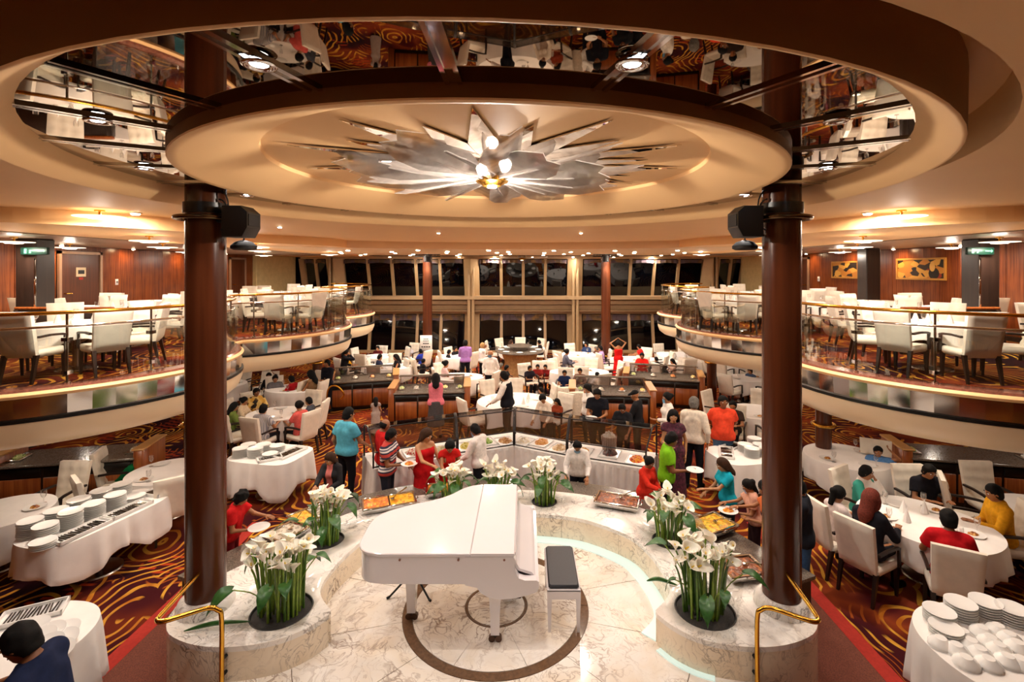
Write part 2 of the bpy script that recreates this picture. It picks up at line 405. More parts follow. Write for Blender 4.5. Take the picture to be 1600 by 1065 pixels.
# ---- upper floors: the two balconies
def lobes(s):
    L = [(11.3, 6.0)]+arc(7.8, 8.7, 2.7, 270, 128, 26)+arc(7.5, 13.7, 2.8, 241, 122, 22)+arc(7.6, 18.0, 2.3, 234, 90, 20)+[(11.3, 20.3)]
    return [(s*x, y) for x, y in L]
carpet2 = carpet
red_stone = M('red_brown_kerb_stone', '8A5646', .15, .3, 25)
for s, nm_ in ((1, 'right'), (-1, 'left')):
    E = lobes(s); side = -1 if s > 0 else 1           # outward = towards the void
    N = normals(E, 1)
    # make outward normals point to the void (towards x = 0)
    if (N[14].x*s) > 0: N = [-n for n in N]
    ins = [(p[0]-n.x*.02, p[1]-n.y*.02) for p, n in zip(E, N)]
    fl = struct(MB().prism(ins, 2.42, FLOOR2).obj('floor_balcony_'+nm_, carpet2, None, 0), 'carpeted upper balcony floor with curved front, %s side' % nm_)
    sweep(MB(), E[1:-1], [(-.26, FLOOR2), (-.24, FLOOR2+.03), (.0, FLOOR2+.03), (.02, FLOOR2+.0), (-.26, FLOOR2-.01)], 1, True, True, N[1:-1]).obj('kerb', red_stone, fl, 30)
    sweep(MB(), E[1:-1], [(-.02, FLOOR2+.005), (.03, FLOOR2-.005), (.06, FLOOR2-.04), (.04, FLOOR2-.08), (-.02, FLOOR2-.08)], 1, True, True, N[1:-1]).obj('lip', paint, fl, 40)
    seg = list(range(1, len(E)-1)); k = 0
    while k < len(seg)-1:
        ii = seg[k:k+2]; k += 1
        sweep(MB(), [E[i] for i in ii], [(-.02, 2.53), (.04, 2.53), (.015, 2.24), (-.02, 2.24)], 1, True, True, [N[i] for i in ii]).obj('chrome_panel', M('polished_steel_band', 'D8D4D0', .10, .02, 3, metal=1.0), fl, 0)
    sweep(MB(), E[1:-1], [(-.02, 2.245), (.05, 2.245), (.05, 2.20), (-.02, 2.20)], 1, True, True, N[1:-1]).obj('trim', black, fl, 30)
    sweep(MB(), E[1:-1], [(-.03, 2.205), (.035, 2.205), (.03, 2.08), (-.03, 1.93), (-.16, 1.83), (-.40, 1.775), (-.66, 1.77), (-.66, 2.42), (-.03, 2.42)], 1, True, True, N[1:-1]).obj('soffit_bowl', bowl_mat, fl, 50)
    ins2 = [(p[0]-n.x*.5, p[1]-n.y*.5) for p, n in zip(E, N)]
    struct(MB().prism(ins2, 2.02, 2.41).obj('ceiling_under_balcony_'+nm_, paint2, None, 0))
    # railing
    rl = thing('balcony_railing', 'glass balcony railing with brass handrail along the %s balcony' % nm_, 'railing')
    R = [Vector((p[0]-n.x*.1, p[1]-n.y*.1)) for p, n in zip(E, N)][1:-1]; RN = N[1:-1]
    k = 0
    while k < len(R)-1:
        j = min(k+4, len(R)-1)
        if len(R)-1-j < 2: j = len(R)-1
        sweep(MB(), R[k:j+1], [(-.006, FLOOR2+.06), (.006, FLOOR2+.06), (.006, FLOOR2+.80), (-.006, FLOOR2+.80)], 1, True, True, RN[k:j+1]).obj('glass_panel', rail_glass, rl, 40)
        p = R[k]-RN[k]*.03
        po = MB(); po.cyl(p.x, p.y, FLOOR2+.03, FLOOR2+1.0, .016, 10); po.cyl(p.x, p.y, FLOOR2+.03, FLOOR2+.06, .04, 12)
        for zz in (.16, .62): po.box(p.x-.045, p.x+.045, p.y-.045, p.y+.045, FLOOR2+zz, FLOOR2+zz+.05)
        po.obj('post', chrome, rl)
        k = j
    MB().tube([(p.x, p.y, FLOOR2+1.02) for p in R], .026, 10).obj('handrail', brass, rl, 60)
    MB().tube([(p.x, p.y, FLOOR2+.83) for p in R], .017, 8).obj('glass_rail', chrome, rl, 60)
    # upper ceiling slab over the balcony
    E2 = [(p[0]+n.x*.05, p[1]+n.y*.05) for p, n in zip(E, N)]
    E2[0] = (s*11.3, E2[1][1]); E2 = [(s*11.3, -3.5), (s*7.0, -3.5), (s*7.0, 4.0)]+E2[1:-1]+[(s*7.2, 20.6), (s*7.2, 26), (s*11.3, 26)]
    cs = struct(MB().prism(E2, CEIL2, CEIL+.1).obj('ceiling_balcony_'+nm_, paint, None, 0))
    for k in range(13):
        x0 = 7.95+k*.255
        if k == 0: MB().box(min(s*7.94, s*11.28), max(s*7.94, s*11.28), 6.38, 21.52, CEIL2-.004, CEIL2).obj('slat_backing', black, cs, 0)
        bb = MB(); bb.box(min(s*x0, s*(x0+.225)), max(s*x0, s*(x0+.225)), 6.4, 21.5, CEIL2-.018, CEIL2, None); bb.obj('slat', slat_mat, cs, 0)
# ---- main ceiling with the round opening
def ring_to_rect(r, z, x0, x1, y0, y1, n=96):
    c = [(CC[0]+r*math.cos(2*PI*i/n), CC[1]+r*math.sin(2*PI*i/n), z) for i in range(n)]; q = []
    for i in range(n):
        dx, dy = math.cos(2*PI*i/n), math.sin(2*PI*i/n); t = 1e9
        if dx > 1e-9: t = min(t, (x1-CC[0])/dx)
        if dx < -1e-9: t = min(t, (x0-CC[0])/dx)
        if dy > 1e-9: t = min(t, (y1-CC[1])/dy)
        if dy < -1e-9: t = min(t, (y0-CC[1])/dy)
        q.append((CC[0]+dx*t, CC[1]+dy*t, z))
    return c, q
T = Matrix.Translation((CC[0], CC[1], 0))
c, q = ring_to_rect(3.75, CEIL, -12, 12, -3.6, 26.2)
b = MB(); up = lambda L, z: [(x, y, z) for x, y, _ in L]
b.loft([up(c, CEIL+.28), c, q, up(q, CEIL+.28)], None, False); b.lathe([(3.76, CEIL+.28), (3.76, CEIL+.34)], 48, T)
struct(b.obj('ceiling', paint, None, 30), 'cream main ceiling with a round opening')
b = MB(); b.loft([[(CC[0]+r*math.cos(2*PI*i/96), CC[1]+r*math.sin(2*PI*i/96), z) for i in range(96)] for r, z in
    [(3.33, 5.13), (3.335, 5.09), (3.53, 4.935), (3.545, 4.93), (3.555, 4.935)]], None, False)
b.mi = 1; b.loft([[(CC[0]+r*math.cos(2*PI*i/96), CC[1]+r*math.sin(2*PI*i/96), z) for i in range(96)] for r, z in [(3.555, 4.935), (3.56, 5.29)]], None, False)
struct(b.obj('ceiling_outer_ring', [paint, ring_outer_brown], None, 50), 'cream dropped ring around the mirrored ceiling')
b = MB(); b.loft([[(CC[0]+r*math.cos(2*PI*i/96), CC[1]+r*math.sin(2*PI*i/96), z) for i in range(96)] for r, z in
    [(2.652, 5.02), (2.645, 5.012), (2.62, 5.008), (2.58, 5.015), (2.06, 5.215), (2.05, 5.25), (.02, 5.255)]], None, False)
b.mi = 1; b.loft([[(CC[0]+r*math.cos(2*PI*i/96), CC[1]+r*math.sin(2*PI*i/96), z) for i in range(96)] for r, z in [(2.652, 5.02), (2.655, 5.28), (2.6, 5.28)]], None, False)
struct(b.obj('ceiling_inner_ring', [paint, ring_outer_brown], None, 30), 'cream dropped dish around the glass chandelier')
mc = MB(); mc.lathe([(2.6, 5.26), (3.4, 5.26)], 48, T, False)
mc = struct(mc.obj('ceiling_mirror', black, None, 30), 'mirrored ceiling band between the two cream rings')
for k in range(24):
    a0, a1 = k*15+.35, k*15+14.65
    MB().prism([(CC[0]+x, CC[1]+y) for x, y in arc(0, 0, 3.345, a0, a1, 5)+arc(0, 0, 2.62, a1, a0, 5)], 5.092, 5.11).obj('mirror_panel', mirror, mc, 0)
    a = math.radians(k*15); Tr = T @ Matrix.Rotation(a, 4, 'Z')
    bb = MB()
    for yy in (-.03, .03): bb.box(2.6, 3.34, yy-.011, yy+.011, 5.078, 5.10, Tr)
    bb.box(2.6, 3.34, -.02, .02, 5.086, 5.10, Tr); bb.obj('joint_strip', chrome, mc, 0)
# far low ceiling
A = arc(CC[0], CC[1], 10.0, 47, 133, 30)
fc = struct(MB().prism(A+[(-6.9, 26), (6.9, 26)], CEIL2-.006, CEIL+.1).obj('ceiling_far', paint2, None, 0), 'low white ceiling with many downlights before the windows')
# dark mirrored recess with a second star
dm = MB(); dm.box(-6.5, 6.9, 21.6, 24.0, CEIL2-.03, CEIL2-.005); struct(dm.obj('ceiling_recess', M('bronze_mirror', '4A3626', .05, .1, metal=1.0), None, 0))
# ---- walls
def wallbox(nm_, x0, x1, y0, y1, z0, z1, m): return struct(MB().box(x0, x1, y0, y1, z0, z1).obj(nm_, m, None, 0))
wl = wallbox('wall_left', -11.6, -11.3, -3.5, 26, 0, CEIL+.3, dark_wood); wr = wallbox('wall_right', 11.3, 11.6, -3.5, 26, 0, CEIL+.3, dark_wood)
wallbox('wall_back', -11.6, 11.6, -3.8, -3.5, 0, CEIL+.3, M('beige_back_wall', '8A6A4A', .6, .1, 2))
for s, w in ((-1, wl), (1, wr)):
    doors = [(12.2, 13.45), (19.3, 20.4)] if s < 0 else [(18.9, 20.0)]
    y = 2.0
    while y < 20.9:
        y2 = min(y+1.15, 21.0)
        hit = [d for d in doors if not (y2 <= d[0]+.001 or y >= d[1]-.001)]
        if hit and y < hit[0][0]-.05: y2 = hit[0][0]
        elif hit: y = hit[0][1]; continue
        for z0, z1 in ((.12, 1.98), (FLOOR2+.1, CEIL2-.02)):
            MB().rbox(min(s*11.3, s*11.26), max(s*11.3, s*11.26), y+.006, y2-.006, z0, z1, .008).obj('panel', panel_wood, w, 30)
        y = y2
    for d in doors:
        z1 = CEIL2-.02; bb = MB().box(min(s*11.3, s*11.262), max(s*11.3, s*11.262), d[0], d[1], FLOOR2+2.08, z1); bb.obj('panel', panel_wood, w, 0)
    MB().box(min(s*11.3, s*11.24), max(s*11.3, s*11.24), 2, 21, FLOOR2, FLOOR2+.1).obj('baseboard', dark_wood, w, 0)
    # pale curtained wall at the far end
    MB().rbox(min(s*11.3, s*11.1), max(s*11.3, s*11.1), 21.0, 24.6, FLOOR2, CEIL2, .03).obj('curtain_panel', M('pale_yellow_curtain', 'CDB884', .8, .08, 6), w, 30)
    for j, d in enumerate(doors):
        k = (1 if j == 0 else 2) if s < 0 else 3
        X = s*11.25; fm = M('door_metal_frame', 'B09078', .35, metal=.4)
        b = MB(); x0, x1 = min(X, X-s*.06), max(X, X-s*.06)
        b.box(x0, x1, d[0], d[0]+.07, FLOOR2, FLOOR2+2.07); b.box(x0, x1, d[1]-.07, d[1], FLOOR2, FLOOR2+2.07); b.box(x0, x1, d[0], d[1], FLOOR2+2.0, FLOOR2+2.07)
        dr = struct(b.obj('door_%d' % k, fm, None, 0), ['dark wood door with a white notice, metal frame, left wall', 'far dark wood door beyond the left balcony tables', 'dark wood door near the pictures, right wall'][k-1])
        lf = MB().rbox(min(X, X-s*.03), max(X, X-s*.03), d[0]+.07, d[1]-.07, FLOOR2+.01, FLOOR2+2.0, .006).obj('door_leaf', wood_mat('door_wood', srgb('4A2412'), srgb('63331A'), .3) if 'door_wood' not in MATS else MATS['door_wood'], dr, 30)
        MB().tube([(X-s*.03, d[0]+.16, FLOOR2+1.0), (X-s*.09, d[0]+.16, FLOOR2+1.0), (X-s*.09, d[0]+.30, FLOOR2+1.0)], .014, 8).obj('handle', brass, dr)
        if k == 1:
            b = MB(); ym = (d[0]+d[1])/2
            b.mi = 0; b.box(X-s*.036, X-s*.03, ym-.14, ym+.14, FLOOR2+1.42, FLOOR2+1.66)
            b.mi = 1; b.box(X-s*.040, X-s*.036, ym-.09, ym+.09, FLOOR2+1.49, FLOOR2+1.59)
            b.mi = 2; b.box(X-s*.036, X-s*.03, ym-.06, ym+.06, FLOOR2+1.34, FLOOR2+1.40)
            b.obj('notice', [M('notice_paper', 'E8D8B8', .7), black, M('notice_red', 'B02818', .6)], dr, 0)
# ---- window wall
WX = .25
frame_paint = M('window_frame_paint', 'B99A72', .45, .05, 4)
val = NT('striped_valance'); vco = val.coord()
vb = val.n('ShaderNodeTexBrick', offset=.5, ins={'Vector': val.n('ShaderNodeMapping', ins={0: vco, 2: (PI/2, 0, 0)}).outputs[0], 'Scale': 1.0, 'Mortar Size': 0.0, 'Brick Width': .42, 'Row Height': .13})
vb.inputs['Color1'].default_value = (*srgb('7A5A34'), 1); vb.inputs['Color2'].default_value = (*srgb('4A4038'), 1)
val.set(color=val.mix(val.ramp(val.noise(2.2, 1, vco), [(.45, (0,)*3), (.55, (1,)*3)]), vb.outputs[0], srgb('5A4A50')), rough=.85); valm = val.m
bays = [(-11.1, -9.75, 2), (-9.4, -2.61, 5), (-2.61, 2.61, 4), (2.61, 9.4, 5), (9.75, 11.1, 2)]
wi = 0
for lvl in (1, 0):
    zb, zt = (2.86, 4.72) if lvl else (.12, 1.93)
    yb, yt = (25.3, 24.75) if lvl else (25.0, 25.35)
    for (x0, x1, n) in bays:
        wi += 1; a, c = WX+x0, WX+x1; e = .38 if n > 2 else .12
        pos = lambda x, t: Vector((x, yb+(yt-yb)*t, zb+(zt-zb)*t))
        b = MB()
        # bevelled surround
        for (p0, p1, p2, p3) in (((a, 0), (a, 1), (a+e, 1), (a+e, 0)), ((c, 0), (c, 1), (c-e, 1), (c-e, 0))):
            o_ = [pos(*p0), pos(*p1), pos(*p2), pos(*p3)]; fr = [o_[0]-Vector((0, .42, 0)), o_[1]-Vector((0, .42, 0)), o_[2]-Vector((0, .12, 0)), o_[3]-Vector((0, .12, 0))]
            b.loft([[p+Vector((0, .1, 0)) for p in o_], fr])
        b.box(a, c, min(yb, yt)-.25 if lvl else yb-.2, yb+.15, zb-.16, zb); b.box(a, c, yt-.22, yt+.1, zt, zt+.14)
        w = struct(b.obj('window_%d' % wi, frame_paint, None, 20))
        pw = (x1-x0-2*e)/n
        for k in range(n):
            u0, u1 = a+e+k*pw, a+e+(k+1)*pw
            pp = [pos(u0+.06, 0), pos(u1-.06, 0), pos(u1-.06, 1), pos(u0+.06, 1)]
            b = MB(); b.loft([pp, [p+Vector((0, .03, 0)) for p in pp]]); b.obj('pane', pane_glass, w, 0)
            if k: 
                m0, m1 = pos(u0, 0), pos(u0, 1); b = MB()
                b.loft([[m0+Vector(v) for v in ((-.07, -.1, 0), (.07, -.1, 0), (.07, .05, 0), (-.07, .05, 0))], [m1+Vector(v) for v in ((-.07, -.1, 0), (.07, -.1, 0), (.07, .05, 0), (-.07, .05, 0))]]); b.obj('mullion', frame_paint, w, 0)
            if True:      # scalloped valance, one per pane
                h = .34 if not lvl else .2; b = MB(); m_ = 12; t0 = 1-.02; L0, L1 = [], []
                for i in range(m_+1):
                    u = u0+.05+(u1-u0-.1)*i/m_; p = pos(u, t0); sw = .02*math.sin(i*2.2)
                    L0.append(p+Vector((0, -.13+sw, 0))); L1.append(p+Vector((0, -.14+sw*1.6, -h+.05*math.sin(PI*i/m_))))
                b.loft([[p for p in L0]+[p+Vector((0, .012, 0)) for p in L0[::-1]], [p for p in L1]+[p+Vector((0, .012, 0)) for p in L1[::-1]]]); b.obj('valance', valm, w, 40)
struct(MB().box(-11.5, 11.5, 25.4, 25.8, 0, CEIL+.2).obj('wall_far', M('far_wall_dark', '2A2019', .6), None, 0))
# ledge between the two window levels
b = MB(); pr = [(25.4, 2.7), (24.75, 2.7), (24.7, 2.62), (24.7, 2.45), (24.85, 2.40), (24.85, 2.2), (24.7, 2.16), (24.7, 2.08), (25.4, 2.08)]
b.loft([[(x, y, z) for y, z in pr] for x in (-11.3, 11.3)]); struct(b.obj('trim_1', M('ledge_paint', '8A6C4C', .3, .1, 4), None, 20), 'brown ledge between upper and lower windows')
for k, x in enumerate([WX-9.57, WX-2.61, WX+2.61, WX+9.57]):
    b = MB()
    for dx in (-.1, .1): b.loft([[(x+dx+.08*math.cos(a), 24.62+.06*math.sin(a), 0) for a in [2*PI*i/10 for i in range(10)]], [(x+dx+.08*math.cos(a), 24.62+.06*math.sin(a), CEIL2) for a in [2*PI*i/10 for i in range(10)]]])
    struct(b.obj('trim_%d' % (k+2), frame_paint, None, 60), 'double moulded post between window bays')
# landing the photograph was taken from
struct(MB().box(-4.5, 4.5, -3.5, 1.3, FLOOR2-.15, FLOOR2).obj('floor_landing', carpet, None, 0), 'carpeted landing facing the stage')
# ---- columns
def column(x, y, z0, z1, r, label, collar=None, base=True, ringz=None, cat='column'):
    t = thing('column', label, cat, (x, y, z0), 0, None); t['kind'] = 'thing'
    MB().lathe([(r, 0), (r, z1-z0)], 40).obj('shaft', column_wood, t, 40)
    if base: MB().lathe([(r, -.0), (r+.085, 0), (r+.085, .03), (r+.06, .09), (r+.02, .12), (r, .12)], 36).obj('base', white_marble, t, 50)
    if collar:
        z = collar-z0
        MB().lathe([(r, z+.16), (r+.02, z+.16), (r+.02, z+.05), (r, z+.05)], 32).obj('band', black, t, 30)
        MB().tube([((r+.085)*math.cos(2*PI*i/36), (r+.085)*math.sin(2*PI*i/36), z) for i in range(36)], .025, 8, closed=True).obj('collar_ring', M('bronze_ring', '6A5238', .25, metal=.9), t, 60)
        for a in (0, PI/2, PI, 3*PI/2): MB().tube([(r*math.cos(a), r*math.sin(a), z), ((r+.08)*math.cos(a), (r+.08)*math.sin(a), z)], .012, 6).obj('ring_arm', chrome, t)
    if ringz:
        z = ringz-z0
        MB().tube([((r+.05)*math.cos(2*PI*i/30), (r+.05)*math.sin(2*PI*i/30), z) for i in range(30)], .03, 8, closed=True).obj('guard_ring', brass, t, 60)
    return t
CL = {}
for s, nm_ in ((-1, 'left'), (1, 'right')):
    CL[s] = column(s*3.06, 5.24, TOP, 5.088, .19, 'tall polished mahogany column rising from the %s end of the planter' % nm_, 4.755)
    for a, sq in ((.2, 1), (2.4, .8)):               # loose cable loop at the head
        pts = [(-s*0+ (.0-s*(.20+.09*math.sin(PI*k/8)))*1, -.1+.03*k/8, 5.0-TOP-.25+.2*math.sin(a)+.16*math.cos(PI*k/8)) for k in range(9)]
        MB().tube(pts, .008, 5).obj('cable', rubber, CL[s])
    t = column(s*3.62, 20.0, 0, CEIL2, .19, 'slim mahogany column by the far windows, %s of the aisle' % nm_, None, False, .72)
    MB().lathe([(.3, 0), (.3, .05), (.22, .5), (.19, .62)], 24).obj('skirt', dark_wood, t, 40)
    column(s*6.4, 16.0, 0, 2.0, .15, 'short mahogany column under the far lobe of the %s balcony' % nm_, None, False, 1.2)
    column(s*6.15, 9.6, 0, 2.0, .14, 'short mahogany column under the near lobe of the %s balcony' % nm_, None, False, 1.2)
    for (x, y, r, l) in ((9.2, 9.6, .2, 'dark'), (10.1, 14.0, .2, 'plain dark')):
        if s < 0 and y > 12: continue
        tt = thing('column', '%s square column on the %s balcony floor' % (l, nm_), 'column', (s*x, y, FLOOR2)); tt['kind'] = 'thing'
        MB().rbox(-r, r, -r, r, 0, CEIL2-FLOOR2-.02, .02).obj('shaft', dark_wood, tt, 30)
        MB().rbox(-r-.02, r+.02, -r-.02, r+.02, 0, .35, .015).obj('base', granite, tt, 30)
        if y < 12:
            b = MB(); b.rbox(-.02, .02, -r-.01, -r, 0.5, CEIL2-FLOOR2-.4, .003, Matrix.Translation((s*r*-.95, 0, 0))); b.obj('edge_strip', chrome, tt)
            e = thing('exit_sign', 'green exit sign at the head of the %s balcony column' % nm_, 'sign', (s*8.94, y-.27, CEIL2-.26))
            MB().rbox(-.26, .26, -.03, .03, -.07, .07, .012).obj('housing', M('exit_sign_green', '072A20', .5), e)
            bb = MB(); gl = M('exit_sign_pale', '3A7A5E', .6)
            bb.box(.08, .19, -.034, -.03, -.012, .012); bb.add([(-.0+.19, -.034, -.035), (.225, -.034, 0), (.19, -.034, .035)], [(0, 1, 2)])
            bb.box(-.18, -.13, -.034, -.03, -.045, .045); bb.box(-.08, -.05, -.034, -.03, -.04, .02); bb.box(-.045, .02, -.034, -.03, -.005, .012)
            bb.obj('pictogram', gl, e, 0)
# ================================================================ LAMPS
def downlight(x, y, z, label, group, r=.06, power=0, mat=lamp_warm, color=WARM, ring=chrome, spot=None):
    t = thing('downlight', label, 'ceiling light', (x, y, z), 0, group)
    MB().lathe([(r, -.001), (r*1.35, -.001), (r*1.35, -.012), (r, -.018), (r*.95, -.012)], 16, None, False).obj('trim_ring', ring, t, 60)
    MB().lathe([(r*.97, -.004), (r*.95, -.02), (r*.7, -.034), (.004, -.038)], 14).obj('lens', mat, t, 0)
    if power:
        if spot: lamp('downlight_bulb', 'SPOT', (0, 0, -.05), power, color, t, r, spot)
        else: lamp('downlight_bulb', 'AREA', (0, 0, -.03), power, color, t, r*2)
    return t
OR = ['first', 'second', 'third', 'fourth', 'fifth', 'sixth', 'seventh', 'eighth', 'ninth']
CLK = ['half past five', 'half past four', 'half past three', 'half past two', 'half past one', 'half past twelve', 'half past eleven', 'half past ten', 'half past nine', 'half past eight', 'half past seven', 'half past six']
GF = 'small downlights in the low far ceiling'
for j, (yy, n, w) in enumerate(((15.4, 6, 5.2), (16.6, 7, 6.0), (17.8, 8, 6.3), (19.2, 7, 6.0), (20.8, 8, 6.4), (24.2, 8, 6.4))):
    for i in range(n):
        x = -w+2*w*i/(n-1)+.25*math.sin(i*7+j*3); y = yy+.25*math.sin(i*5+j)
        if x*x+(y-CC[1])**2 < 10.2**2: continue
        downlight(x, y, CEIL2-.006, '%s from the left in the %s row of small far ceiling downlights' % (OR[i], OR[j]), GF, .07, P_DOWN if (i+j) % 2 == 0 else 0)
for s in (-1, 1):
    side = 'left' if s < 0 else 'right'
    for k, (x, y, z, big) in enumerate(((5.45, 6.7, CEIL, 1), (6.3, 8.7, CEIL2-.018, 1), (9.0, 9.0, CEIL2-.018, 1), (7.9, 11.2, CEIL2-.018, 0), (10.2, 11.4, CEIL2-.018, 0), (6.0, 11.6, CEIL2, 0), (7.2, 14.0, CEIL2, 0), (9.6, 14.5, CEIL2-.018, 0), (6.6, 17.5, CEIL2, 0), (9.2, 18.0, CEIL2-.018, 0))):
        where = ['above the near balcony edge', 'above the near balcony tables', 'close to the exit sign column', 'over the middle balcony tables', 'near the panelled wall', 'above the notch between the balcony lobes', 'over the far balcony lobe', 'behind the middle tables by the wall', 'over the last balcony lobe', 'at the far end of the panelled wall'][k]
        t = thing('plate_lamp', 'round glass plate ceiling lamp %s, %s balcony' % (where, side), 'ceiling light', (s*x, y, z), 0, 'glass plate ceiling lamps')
        MB().lathe([(.02, 0), (.06, -.0), (.06, -.02), (.015, -.025), (.015, -.09), (.03, -.095)], 16).obj('stem', brass, t)
        MB().lathe([(.28, -.085), (.29, -.09), (.28, -.097), (.10, -.105), (.05, -.105)], 32, None, True).obj('glass_plate', M('frosted_lamp_glass', 'FFF0D8', .3, .02, 2, emit=(1, .82, .6), power=1.1), t, 60)
        MB().lathe([(.13, -.106), (.12, -.118), (.05, -.122)], 20).obj('bulb_cover', lamp_plate, t, 60)
        lamp('plate_lamp_bulb', 'AREA', (0, 0, -.15), P_PLATE*(1.25 if big else .9), WARM, t, .3); lamp('plate_lamp_upglow', 'POINT', (0, 0, -.22), 4, WARM, t, .1)
    downlight(s*5.2, 7.0, CEIL, 'bright round downlight beside the glass plate lamp on the %s side' % side, None, .06, P_DOWN)
    for k, (x, y) in enumerate(((6.6, 7.6), (9.3, 7.8), (7.0, 10.8), (9.6, 11.2), (6.4, 13.4), (8.8, 14.2), (6.8, 17.2), (9.2, 17.6))):
        downlight(s*x, y, 2.02, '%s downlight from the front in the soffit under the %s balcony' % (OR[k], side), 'downlights under the %s balcony' % side, .06, P_UNDER)
    # wall washers over the panelling
    for k, y in enumerate((7.5, 9.7, 12.0, 14.2, 16.4, 18.6)):
        downlight(s*10.95, y, CEIL2-.018, '%s wall washer from the near end over the panelled %s wall' % (OR[k], side), 'wall washers along the %s wall' % side, .045, 20, lamp_warm, (1, .62, .30))
# spots in the mirrored band
for k in range(12):
    a = math.radians(-75+30*k); on = (k != 1)
    x, y = CC[0]+3.0*math.cos(a), CC[1]+3.0*math.sin(a)
    t = thing('mirror_spotlight', 'chrome spotlight at %s o-clock on the mirrored ceiling band' % CLK[k] if on else 'unlit round spotlight in the mirrored ceiling band', 'ceiling light', (x, y, 5.078), 0, 'spotlights in the mirrored band' if on else None)
    MB().lathe([(.036, -.002), (.05, -.004), (.066, -.006), (.07, -.012), (.064, -.018), (.05, -.018), (.04, -.012), (.036, -.008)], 28, None, False).obj('bezel', chrome, t, 60)
    MB().lathe([(.038, -.005), (.034, -.009)], 20).obj('lens', lamp_cool if on else M('unlit_lens', '3A3430', .1), t, 0)
    if on: lamp('mirror_spotlight_bulb', 'SPOT', (0, 0, -.05), P_SPOT, (1, .92, .86), t, .05, 125, .8)
# added downlights on the cream ceiling, for more light around the rings
for k in range(12):
    a = math.radians(k*30+15); x, y = CC[0]+6.0*math.cos(a), CC[1]+6.0*math.sin(a)
    if abs(x) > 5.5 and y < 7.5 or y < .8: continue
    downlight(x, y, CEIL, 'added recessed downlight at %s o-clock on the cream ceiling outside the rings' % CLK[(k+3) % 12], 'added downlights around the dropped rings', .035, P_RING)
# ================================================================ CHANDELIER
ch = thing('chandelier', 'star-shaped glass plate chandelier with gold hub under a mirrored star', 'chandelier', (CC[0], CC[1], 5.0))
star = []
for k in range(24):
    a0 = math.radians(k*15); r1 = 1.86 if k % 2 == 0 else 1.52
    q = [(.10*math.cos(a0-.13), .10*math.sin(a0-.13)), (1.0*math.cos(a0-.128), 1.0*math.sin(a0-.128)), (r1*math.cos(a0), r1*math.sin(a0)), (1.0*math.cos(a0+.128), 1.0*math.sin(a0+.128)), (.10*math.cos(a0+.13), .10*math.sin(a0+.13))]
    MB().prism(q, .228, .238).obj('mirror_point', mirror2, ch, 0)
MB().lathe([(.02, .24), (.13, .24), (.15, .17), (.12, .15), (.16, .13), (.16, .09), (.11, .07), (.09, .05), (.03, .045)], 28).obj('hub', brass, ch, 40)
MB().lathe([(.05, .044), (.045, .036)], 16).obj('hub_lamp', lamp_plate, ch, 0)
plate_glass = NT('etched_glass')
tr = plate_glass.n('ShaderNodeBsdfTransparent', ins={0: (.93, .92, .92, 1)}); gl = plate_glass.n('ShaderNodeBsdfGlossy', ins={0: (1, 1, 1, 1), 'Roughness': .04}); df = plate_glass.n('ShaderNodeBsdfTranslucent', ins={0: (1, .95, .9, 1)})
m1 = plate_glass.n('ShaderNodeMixShader', ins={0: .16, 1: tr.outputs[0], 2: gl.outputs[0]}); m2 = plate_glass.n('ShaderNodeMixShader', ins={0: plate_glass.math('MULTIPLY_ADD', plate_glass.noise(7, 3), .45, .18), 1: m1.outputs[0], 2: df.outputs[0]})
plate_glass.link(m2.outputs[0], plate_glass.o.inputs[0]); pgm = plate_glass.m
for k in range(20):
    a = k*18+9; r1 = 1.50 if k % 2 else 1.2; w = .40
    Tm = Matrix.Rotation(math.radians(a), 4, 'Z') @ Matrix.Translation((0, 0, .115 if k % 2 else .15)) @ Matrix.Rotation(math.radians(-3 if k % 2 else 3), 4, 'Y') @ Matrix.Rotation(math.radians(24 if k % 2 else -24), 4, 'X')
    b = MB(); o_ = [(.14, -.05), (.75, -w*.55), (r1*.8, -w*.5), (r1, -w*.22), (r1*.93, 0), (r1, w*.22), (r1*.8, w*.5), (.75, w*.55), (.14, .05)]
    n = len(o_); b.add([Tm @ Vector((x, y, z)) for z in (-.005, .005) for x, y in o_], [(i, (i+1) % n, n+(i+1) % n, n+i) for i in range(n)]+[tuple(range(n-1, -1, -1)), tuple(range(n, 2*n))])
    b.obj('glass_plate', pgm, ch, 0)
for k in range(12):
    a = k*30; Tm = Matrix.Rotation(math.radians(a), 4, 'Z') @ Matrix.Translation((.16, 0, .12)) @ Matrix.Rotation(math.radians(-6), 4, 'Y')
    b = MB(); o_ = [(0, -.05), (.45, -.15), (.95, -.10), (1.0, 0), (.95, .10), (.45, .15), (0, .05)]; n = len(o_)
    b.add([Tm @ Vector((x, z, y*.5)) for z in (-.004, .004) for x, y in o_], [(i, (i+1) % n, n+(i+1) % n, n+i) for i in range(n)]+[tuple(range(n-1, -1, -1)), tuple(range(n, 2*n))])
    b.obj('glass_fin', pgm, ch, 0)
lamp('chandelier_bulb', 'POINT', (0, 0, -.03), 130, (1, .88, .76), ch, .06)
